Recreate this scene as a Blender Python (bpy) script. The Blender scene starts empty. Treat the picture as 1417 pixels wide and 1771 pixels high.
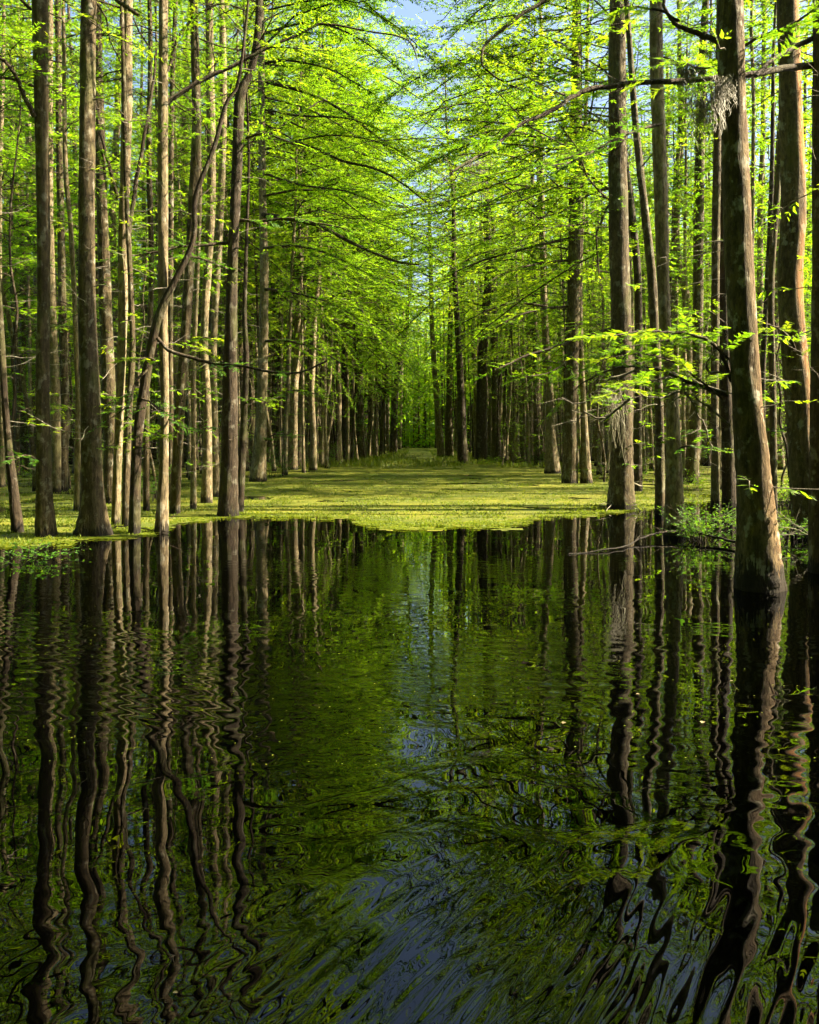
import bpy, math
import numpy as np
from mathutils import Vector, Matrix
PI = math.pi
scn = bpy.context.scene
COL = scn.collection
RNG = np.random.default_rng(20240)
F = 1417.0; CX = 708.5; HOR = 757.0; EYE = 1.6       # focal length, centre, horizon of the photograph; eye height in metres

# ------------------------------------------------------------------ helpers
def dist_of(y):                       # how far away something stands whose foot meets the water at row y
    return F * EYE / (y - HOR)
def pt(x, y, d):
    return np.array([(x - CX) / F * d, d, EYE - (y - HOR) / F * d])

class Geo:
    """Quads collected with a material index and a random tint per face."""
    def __init__(s): s.v = []; s.f = []; s.m = []; s.n = 0; s.t = []
    def add(s, v, f, m=0, t=None):
        v = np.asarray(v, float).reshape(-1, 3); f = np.asarray(f, int).reshape(-1, 4)
        s.v.append(v); s.f.append(f + s.n); s.n += len(v)
        s.m.append(np.full(len(f), m, int)); s.t.append(np.full(len(f), .5) if t is None else np.asarray(t, float))
    def mesh(s, name, mats, smooth=(True,)):
        v = np.concatenate(s.v); f = np.concatenate(s.f); m = np.concatenate(s.m); t = np.concatenate(s.t)
        me = bpy.data.meshes.new(name)
        me.vertices.add(len(v)); me.vertices.foreach_set('co', v.astype(np.float32).ravel())
        me.loops.add(f.size); me.loops.foreach_set('vertex_index', f.astype(np.int32).ravel())
        me.polygons.add(len(f)); me.polygons.foreach_set('loop_start', np.arange(0, f.size, 4, dtype=np.int32))
        me.polygons.foreach_set('loop_total', np.full(len(f), 4, np.int32))
        me.polygons.foreach_set('material_index', m.astype(np.int32))
        sm = np.array([smooth[min(k, len(smooth) - 1)] for k in range(m.max() + 1)])
        me.polygons.foreach_set('use_smooth', sm[m])
        a = me.attributes.new('tint', 'FLOAT', 'FACE'); a.data.foreach_set('value', t.astype(np.float32))
        for q in mats: me.materials.append(q)
        me.update(calc_edges=True)
        return me

def link(name, me, parent=None):
    o = bpy.data.objects.new(name, me); COL.objects.link(o)
    if parent is not None: o.parent = parent
    return o
def empty(name, loc):
    o = bpy.data.objects.new(name, None); COL.objects.link(o); o.location = loc
    o.empty_display_size = .3
    return o
def tag(o, label=None, cat=None, group=None, kind=None):
    for k, x in (('label', label), ('category', cat), ('group', group), ('kind', kind)):
        if x: o[k] = x
    return o

def smooth_path(p, n):
    """Catmull-Rom through the points of p (any number of columns), n samples per span."""
    p = np.asarray(p, float)
    q = np.vstack([2 * p[0] - p[1], p, 2 * p[-1] - p[-2]])
    out = []
    for i in range(1, len(q) - 2):
        for k in range(n):
            t = k / n
            a, b, c, d = q[i - 1], q[i], q[i + 1], q[i + 2]
            out.append(.5 * (2 * b + (c - a) * t + (2 * a - 5 * b + 4 * c - d) * t * t + (3 * b - a - 3 * c + d) * t ** 3))
    out.append(p[-1])
    return np.array(out)

def tube(g, path, rad, k=6, m=0, rough=0., rng=RNG, upright=False):
    """A tapered tube along path, rings square to it (or level, for upright trunks)."""
    path = np.asarray(path, float); n = len(path)
    rad = np.broadcast_to(np.asarray(rad, float), (n,))
    tg = np.gradient(path, axis=0); tg /= np.linalg.norm(tg, axis=1)[:, None] + 1e-9
    if upright:
        a = np.tile([1., 0, 0], (n, 1)); b = np.tile([0., 1, 0], (n, 1))
    else:
        up = np.where(np.abs(tg[:, 2:3]) > .9, [[1., 0, 0]], [[0., 0, 1]])
        a = np.cross(up, tg); a /= np.linalg.norm(a, axis=1)[:, None] + 1e-9
        b = np.cross(tg, a)
    th = np.arange(k) / k * 2 * PI
    R = rad[:, None] * (1 + rough * rng.normal(size=(n, k)))
    v = path[:, None, :] + a[:, None, :] * (np.cos(th)[None, :, None] * R[..., None]) + b[:, None, :] * (np.sin(th)[None, :, None] * R[..., None])
    i = np.arange(n - 1)[:, None] * k; j = np.arange(k)[None, :]; j2 = (j + 1) % k
    f = np.stack([i + j, i + j2, i + k + j2, i + k + j], -1)
    g.add(v, f, m)

def unit(a): return a / (np.linalg.norm(a, axis=-1, keepdims=True) + 1e-9)

# ------------------------------------------------------------------ materials
def mat(name):
    m = bpy.data.materials.new(name); m.use_nodes = True
    nt = m.node_tree; nt.nodes.clear()
    return m, nt
def N(nt, t, **kw):
    n = nt.nodes.new(t)
    for k, x in kw.items():
        if k.startswith('i_'): n.inputs[k[2:].replace('_', ' ')].default_value = x
        else: setattr(n, k, x)
    return n
def ramp(nt, src, stops):
    r = nt.nodes.new('ShaderNodeValToRGB')
    e = r.color_ramp.elements
    while len(e) < len(stops): e.new(.5)
    for q, (p, c) in zip(e, stops): q.position = p; q.color = (*c, 1) if len(c) == 3 else c
    nt.links.new(src, r.inputs[0])
    return r
def mixc(nt, fac, a, b, blend='MIX'):
    n = nt.nodes.new('ShaderNodeMix'); n.data_type = 'RGBA'; n.blend_type = blend
    for s, x in ((n.inputs[0], fac), (n.inputs[6], a), (n.inputs[7], b)):
        if hasattr(x, 'is_output'): nt.links.new(x, s)
        else: s.default_value = x if not isinstance(x, tuple) else ((*x, 1) if len(x) == 3 else x)
    return n.outputs[2]
def math_(nt, op, a, b=0., clamp=False):
    n = nt.nodes.new('ShaderNodeMath'); n.operation = op; n.use_clamp = clamp
    for s, x in ((n.inputs[0], a), (n.inputs[1], b)):
        if hasattr(x, 'is_output'): nt.links.new(x, s)
        else: s.default_value = x
    return n.outputs[0]

def bark_material(name, dark, light, lichen=.35, rust=0., stain=.22):  # rust: strength of the orange sunlight painted on the sun-facing side
    m, nt = mat(name); L = nt.links
    tc = N(nt, 'ShaderNodeTexCoord'); oi = N(nt, 'ShaderNodeObjectInfo'); geo = N(nt, 'ShaderNodeNewGeometry')
    w = math_(nt, 'MULTIPLY', oi.outputs['Random'], 37.)
    def noise(scale, sx, sz, detail=4, rough=.6):
        mp = N(nt, 'ShaderNodeMapping'); mp.inputs['Scale'].default_value = (sx, sx, sz)
        L.new(tc.outputs['Object'], mp.inputs[0])
        n = N(nt, 'ShaderNodeTexNoise', noise_dimensions='4D', i_Scale=scale, i_Detail=detail, i_Roughness=rough)
        L.new(mp.outputs[0], n.inputs['Vector']); L.new(w, n.inputs['W'])
        return n.outputs['Fac']
    fib = noise(9, 2.2, .28, 6, .7)                      # long fibres
    blot = noise(1.3, 1, .45, 4)
    spots = noise(7, 1, .7, 4, .62)
    c = ramp(nt, fib, [(.3, dark), (.52, tuple(.5 * (a + b) for a, b in zip(dark, light))), (.72, light)]).outputs[0]
    c = mixc(nt, ramp(nt, blot, [(.38, (.62,) * 3), (.62, (1.,) * 3)]).outputs[0], tuple(x * .55 for x in dark), c)
    lic = ramp(nt, spots, [(.55, (0, 0, 0)), (.63, (1, 1, 1))]).outputs[0]
    scl = noise(16, 1.2, .5, 5, .7)
    c = mixc(nt, ramp(nt, scl, [(.42, (.6,) * 3), (.56, (0,) * 3)]).outputs[0], c, tuple(x * .4 for x in dark))
    c = mixc(nt, math_(nt, 'MULTIPLY', lic, lichen), c, (.34, .335, .27))
    mossn = ramp(nt, noise(2.2, 1, .5, 3), [(.52, (0, 0, 0)), (.66, (1, 1, 1))]).outputs[0]
    c = mixc(nt, math_(nt, 'MULTIPLY', mossn, .5), c, (.075, .085, .025))
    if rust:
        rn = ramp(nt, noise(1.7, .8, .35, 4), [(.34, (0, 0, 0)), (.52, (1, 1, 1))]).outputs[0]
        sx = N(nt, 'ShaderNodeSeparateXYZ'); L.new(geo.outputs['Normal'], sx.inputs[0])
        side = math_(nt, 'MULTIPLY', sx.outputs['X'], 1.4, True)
        c = mixc(nt, math_(nt, 'MULTIPLY', math_(nt, 'MULTIPLY', rn, side), rust), c, (.42, .165, .03))  # orange sunlight painted into the bark colour of the sun-facing side
    # the wet, blackened foot at the water line, ragged along the fibres
    sp = N(nt, 'ShaderNodeSeparateXYZ'); L.new(geo.outputs['Position'], sp.inputs[0])
    edge = math_(nt, 'MULTIPLY', math_(nt, 'SUBTRACT', math_(nt, 'MULTIPLY', noise(14, 2.4, .22, 3, .6), 2.6), .65), stain)
    hz = math_(nt, 'SUBTRACT', sp.outputs['Z'], edge)
    wet = ramp(nt, math_(nt, 'ADD', math_(nt, 'MULTIPLY', hz, 7.), .5), [(.35, (1, 1, 1)), (.65, (0, 0, 0))]).outputs[0]
    c = mixc(nt, math_(nt, 'MULTIPLY', wet, .93), c, (.010, .008, .006))
    b = N(nt, 'ShaderNodeBsdfPrincipled'); L.new(c, b.inputs['Base Color'])
    b.inputs['Roughness'].default_value = .88; b.inputs['Specular IOR Level'].default_value = .25
    bp = N(nt, 'ShaderNodeBump', i_Strength=1., i_Distance=.035)
    h = math_(nt, 'ADD', math_(nt, 'MULTIPLY', fib, 1.), math_(nt, 'ADD', math_(nt, 'MULTIPLY', spots, .5), math_(nt, 'MULTIPLY', scl, .8)))
    L.new(h, bp.inputs['Height']); L.new(bp.outputs[0], b.inputs['Normal'])
    o = N(nt, 'ShaderNodeOutputMaterial'); L.new(b.outputs[0], o.inputs[0])
    return m

def leaf_material(name, cols, trans, tw=.5):
    m, nt = mat(name); L = nt.links
    at = N(nt, 'ShaderNodeAttribute', attribute_name='tint')
    oi = N(nt, 'ShaderNodeObjectInfo')
    t = math_(nt, 'ADD', math_(nt, 'MULTIPLY', at.outputs['Fac'], .75), math_(nt, 'MULTIPLY', oi.outputs['Random'], .25))
    c = ramp(nt, t, [(0., cols[0]), (.5, cols[1]), (1., cols[2])]).outputs[0]
    d = N(nt, 'ShaderNodeBsdfPrincipled'); L.new(c, d.inputs['Base Color']); d.inputs['Roughness'].default_value = .55
    d.inputs['Specular IOR Level'].default_value = .3
    tr = N(nt, 'ShaderNodeBsdfTranslucent')
    c2 = ramp(nt, t, [(0., trans[0]), (.5, trans[1]), (1., trans[2])]).outputs[0]
    L.new(c2, tr.inputs[0])
    mx = N(nt, 'ShaderNodeMixShader'); mx.inputs[0].default_value = tw
    L.new(d.outputs[0], mx.inputs[1]); L.new(tr.outputs[0], mx.inputs[2])
    o = N(nt, 'ShaderNodeOutputMaterial'); L.new(mx.outputs[0], o.inputs[0])
    return m

BARK = bark_material('cypress_bark', (.030, .021, .010), (.155, .12, .064))
BARK_PALE = bark_material('pale_bark', (.08, .058, .031), (.37, .30, .18), .4)  # paler copy; sunlight on the lit trunks is partly put into the colour
BARK_DARK = bark_material('dark_bark', (.018, .012, .007), (.075, .054, .031), .2)  # darker copy; shade on these trunks is partly put into the colour
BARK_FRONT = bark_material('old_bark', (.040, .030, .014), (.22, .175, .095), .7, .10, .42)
BARK_SUNSIDE = bark_material('sunside_bark', (.040, .029, .014), (.22, .165, .088), .5, .9)  # bark with warm sunlight painted strongly into its sun side
WOOD = bark_material('twig_wood', (.030, .021, .013), (.10, .075, .05), .2)
DEAD = bark_material('dead_wood', (.14, .12, .095), (.36, .33, .27), .2, 0, .01)
LEAF = leaf_material('cypress_leaf', [(.040, .105, .005), (.080, .165, .006), (.15, .22, .008)],
                     [(.12, .31, .006), (.26, .48, .009), (.52, .61, .013)], .6)
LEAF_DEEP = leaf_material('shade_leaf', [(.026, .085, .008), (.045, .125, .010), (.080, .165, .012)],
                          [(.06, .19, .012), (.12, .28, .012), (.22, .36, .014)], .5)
WEED = leaf_material('weed_leaf', [(.05, .09, .008), (.10, .14, .012), (.17, .19, .015)],
                     [(.10, .18, .01), (.2, .28, .012), (.34, .36, .015)], .4)
MOSS = leaf_material('spanish_moss', [(.07, .075, .04), (.12, .115, .07), (.22, .20, .13)],
                     [(.10, .11, .06), (.16, .15, .09), (.24, .22, .14)], .35)
FLOATER = leaf_material('dry_leaf', [(.20, .16, .09)] * 3, [(.12, .09, .05)] * 3, .2)

# ------------------------------------------------------------------ foliage
def diamonds(g, p, d, n, ln, w, tint, m):
    """Leaf blades: base p, direction d, plane normal n, length ln, half width w."""
    s = unit(np.cross(n, d)); k = len(p)
    ln = np.broadcast_to(ln, (k,))[:, None]; w = np.broadcast_to(w, (k,))[:, None]
    nn = unit(np.cross(d, s))
    v = np.stack([p, p + d * ln * .42 + s * w + nn * w * .25, p + d * ln, p + d * ln * .5 - s * w + nn * w * .25], 1)
    g.add(v.reshape(-1, 3), np.arange(4 * k).reshape(-1, 4), m, tint)

def sprays(g, P, T, Ln, rng, step=.05, leaf=.13, w=.017, m=1, needles=False, tilt=.35, tint0=None, droop=.25):
    """Feathery flat sprays: leaf blades to both sides along every twig (P start, T direction, Ln length)."""
    cnt = np.maximum((Ln / step).astype(int), 2)
    idx = np.repeat(np.arange(len(P)), cnt)
    s = rng.random(len(idx)) * .92 + .1
    base = P[idx] + T[idx] * (s * Ln[idx])[:, None]
    base[:, 2] -= droop * (s * Ln[idx]) ** 2 * .5
    upj = unit(np.array([0, 0, 1.]) + rng.normal(size=(len(P), 3)) * .25)[idx]
    side = unit(np.cross(upj, T[idx])) * np.where(rng.random(len(idx)) < .5, 1, -1)[:, None]
    ang = rng.uniform(.5, 1.25, len(idx))[:, None]
    d = T[idx] * np.cos(ang) + side * np.sin(ang)
    d = unit(d + rng.normal(size=d.shape) * .16 + np.array([0, 0, -.12]))
    nrm = unit(upj + rng.normal(size=d.shape) * tilt)
    ln = leaf * rng.uniform(.6, 1.2, len(idx)) * (1.08 - .45 * s)
    tt = rng.random(len(P)) if tint0 is None else tint0
    tint = np.clip(tt[idx] * .7 + rng.random(len(idx)) * .3, 0, 1)
    if not needles:
        diamonds(g, base, d, nrm, ln, w * ln / leaf, tint, m)
        return
    k = 11
    sd = unit(np.cross(nrm, d))
    diamonds(g, base, d, nrm, ln, .0022, tint, m)
    for q in range(k):
        f = (q + .6) / k
        nl = ln * .17 * math.sin(PI * (.2 + .75 * f))
        for sg in (-1, 1):
            dd = unit(d * .55 + sd * sg * .85 + rng.normal(size=d.shape) * .08)
            diamonds(g, base + d * (ln * f)[:, None], dd, nrm, nl * 1.15, .0025, tint, m)

def twigs_on(path, rng, spacing=.2, first=.18, tl=(.35, .85), fan=(.6, 1.15), flat=.12):
    """Side twigs along a limb: start, direction and length of each."""
    seg = np.linalg.norm(np.diff(path, axis=0), axis=1); cum = np.concatenate([[0], np.cumsum(seg)]); tot = cum[-1]
    n = max(int(tot * (1 - first) / spacing), 2)
    s = first * tot + (np.arange(n) + rng.random(n)) / n * tot * (1 - first)
    P = np.stack([np.interp(s, cum, path[:, i]) for i in range(3)], 1)
    tg = unit(np.stack([np.interp(s, cum, np.gradient(path[:, i], cum)) for i in range(3)], 1))
    tg[:, 2] *= .5; tg = unit(tg)
    side = unit(np.cross([0, 0, 1.], tg)) * np.where(np.arange(n) % 2, 1, -1)[:, None]
    a = rng.uniform(*fan, n)[:, None]
    T = unit(tg * np.cos(a) + side * np.sin(a) + rng.normal(size=P.shape) * [flat, flat, flat])
    Ln = rng.uniform(*tl, n) * (1.1 - .55 * s / tot)
    P = np.vstack([P, path[-1]]); T = np.vstack([T, unit(path[-1] - path[-2])]); Ln = np.append(Ln, .45 * (tl[0] + tl[1]))
    return P, T, Ln

def twig_wood(g, P, T, Ln, r, droop=.25, m=0):
    k = len(P)
    a = unit(np.cross(T, [0.3, .2, 1.])); b = np.cross(T, a)
    e = P + T * Ln[:, None]; e[:, 2] -= droop * Ln ** 2 * .5
    ring = []
    for q in range(3):
        c, s = math.cos(q * 2.094), math.sin(q * 2.094)
        ring += [P + (a * c + b * s) * r, e + (a * c + b * s) * r * .4]
    v = np.stack(ring, 1)                                  # k,6,3
    f = np.array([[0, 2, 3, 1], [2, 4, 5, 3], [4, 0, 1, 5]])
    g.add(v.reshape(-1, 3), (np.arange(k)[:, None, None] * 6 + f[None]).reshape(-1, 4), m)

def crown_geo(rng, axis, zlo, zhi, R, nl, step=.030, leaf=.155, w=.028, bare=.10, azi=None, low=1.0, tsp=.15, full=False):
    """Tiers of limbs round the trunk axis, each with twigs and flat sprays."""
    g = Geo()
    for i in range(nl):
        u = ((i + rng.random()) / nl) ** (1 / (1. + .25 * low))
        z = zlo + (zhi - zlo) * u
        prof = min(1., .55 + 1.2 * u) if u < .45 else 1. - .75 * (u - .45) / .55
        if full: prof = 1. - .5 * u ** 2
        ln = R * prof * rng.uniform(.55, 1.12)
        az = rng.uniform(0, 2 * PI) if azi is None else rng.normal(azi[0], azi[1])
        rise = rng.normal(.14, .26) + .25 * u
        p0 = axis(z)
        d = np.array([math.cos(az), math.sin(az), rise])
        t = np.linspace(0, 1, 6)
        path = p0 + d * (t * ln)[:, None]
        path[:, 2] -= .22 * ln * t ** 2 * rng.uniform(.4, 1.4)
        path[1:] += np.cumsum(rng.normal(size=(5, 3)) * .09 * ln * .5, axis=0)
        r0 = .007 + .005 * ln
        tube(g, path, np.linspace(r0, .006, 6), 5, 0)
        P, T, Ln = twigs_on(path, rng, tsp, .12, (.45, 1.15))
        twig_wood(g, P, T, Ln, .005)
        if rng.random() < bare: continue
        keep = rng.random(len(P)) < rng.uniform(.65, 1.)
        if keep.sum() < 2: continue
        sprays(g, P[keep], T[keep], Ln[keep], rng, step, leaf, w, 1, tint0=np.clip(rng.random() * .7 + rng.random(keep.sum()) * .3, 0, 1))
    return g

# ------------------------------------------------------------------ trunks
def trunk_geo(path, rad, k, rng, flare=.5, flutes=5, fl_h=.9, lump=.035, step=.22):
    """Round trunk of level rings: buttressed foot with flutes, knots and small bulges further up."""
    path = np.asarray(path, float); rad = np.asarray(rad, float)
    z0, z1 = path[0, 2], path[-1, 2]
    # denser rings near the foot
    zs = [z0]
    while zs[-1] < z1:
        zs.append(zs[-1] + step * (.45 if zs[-1] < 1.4 else 1.) * (1. if zs[-1] < 12 else 2.5))
    zs = np.array(zs[:-1] + [z1])
    X = np.interp(zs, path[:, 2], path[:, 0]); Y = np.interp(zs, path[:, 2], path[:, 1]); R = np.interp(zs, path[:, 2], rad)
    h = np.maximum(zs, 0)
    th = np.arange(k) / k * 2 * PI
    ph = rng.uniform(0, 6.28, 8)
    fl = np.exp(-h / fl_h)[:, None]
    A = flare * fl * (.55 + .45 * np.cos(flutes * th + ph[0] + .6 * np.sin(2 * th + ph[1]))[None, :])
    B = lump * (np.sin(2 * th[None] + 1.7 * h[:, None] + ph[2]) + np.sin(3 * th[None] - 2.9 * h[:, None] + ph[3]) + .7 * np.sin(5 * th[None] + 5.3 * h[:, None] + ph[4]))
    C = .022 * rng.normal(size=(len(zs), k))
    RR = R[:, None] * (1 + A + B + C)
    v = np.stack([X[:, None] + np.cos(th) * RR, Y[:, None] + np.sin(th) * RR, np.repeat(zs[:, None], k, 1)], -1)
    g = Geo()
    i = np.arange(len(zs) - 1)[:, None] * k; j = np.arange(k)[None]; j2 = (j + 1) % k
    g.add(v, np.stack([i + j, i + j2, i + k + j2, i + k + j], -1), 0)
    return g

# ---- crowns shared by the forest (each copied tree still has its own crown object)
def straight(z): return np.array([0., 0., z])
HT = 28.
CROWNS = []
for q in range(9):
    r_ = np.random.default_rng(100 + q)
    zl = [3.4, 5.2, 6.4, 2.8, 4.6, 7.4, 6.0, 4.0, 7.0][q]
    g = crown_geo(r_, straight, zl, HT, [3.9, 3.4, 4.2, 3.2, 4.0, 3.6, 4.3, 3.5, 3.9][q], 64)
    CROWNS.append(g.mesh('crown', [WOOD, LEAF], (True, False)))
ARCH = []                                            # crowns of the trees beside the lane, longest towards the light
for q in range(3):
    r_ = np.random.default_rng(140 + q)
    g = crown_geo(r_, straight, 8. + q, HT - 2, [7.6, 6.8, 8.2][q], 42, azi=(0, .65), full=True)
    g2 = crown_geo(r_, straight, 6.5, HT, 3.2, 34)
    g.v += g2.v; g.f += [f + g.n for f in g2.f]; g.m += g2.m; g.t += g2.t; g.n += g2.n
    ARCH.append(g.mesh('crown', [WOOD, LEAF], (True, False)))
BRIDGE = []                                          # a few lane-side crowns that reach right across
for q in range(2):
    r_ = np.random.default_rng(160 + q)
    g = crown_geo(r_, straight, 7. + q, HT - 1, [7.2, 8.][q], 84, .045, .2, .034, azi=(0, .45), full=True)
    BRIDGE.append(g.mesh('crown', [WOOD, LEAF], (True, False)))
print('crown faces', [len(c.polygons) for c in CROWNS])
TRUNKS = []
for q in range(8):
    r_ = np.random.default_rng(300 + q)
    zz = np.linspace(-.3, HT - .5, 14)
    wob = np.cumsum(r_.normal(size=(14, 2)) * .07, axis=0); wob -= wob[0]
    wob *= np.clip(zz / 4, 0, 1)[:, None]
    pth = smooth_path(np.column_stack([wob, zz]), 4)
    rad = .17 * np.clip(1 - .72 * np.maximum(pth[:, 2], 0) / HT, .1, 1.02)
    g = trunk_geo(pth, rad, 14, r_, .55, int(r_.integers(4, 7)), .8, .03, .5)
    TRUNKS.append((pth, g.mesh('trunk', [BARK])))
PALE = []
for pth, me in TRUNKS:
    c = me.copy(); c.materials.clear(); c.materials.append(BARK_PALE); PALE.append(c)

# where the duckweed ends and the open water begins
EDGE = np.array([(-400, 955), (0, 950), (100, 944), (170, 934), (240, 928), (288, 921), (305, 908), (360, 901), (420, 897), (600, 898), (635, 911), (700, 915), (860, 914), (905, 909), (930, 899), (1050, 890), (1110, 884), (1170, 874), (1230, 869), (1417, 866), (1900, 864)], float)
def front(X, Y):
    px = CX + F * X / Y
    return F * EYE / (np.interp(px, EDGE[:, 0], EDGE[:, 1]) - HOR)

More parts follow.
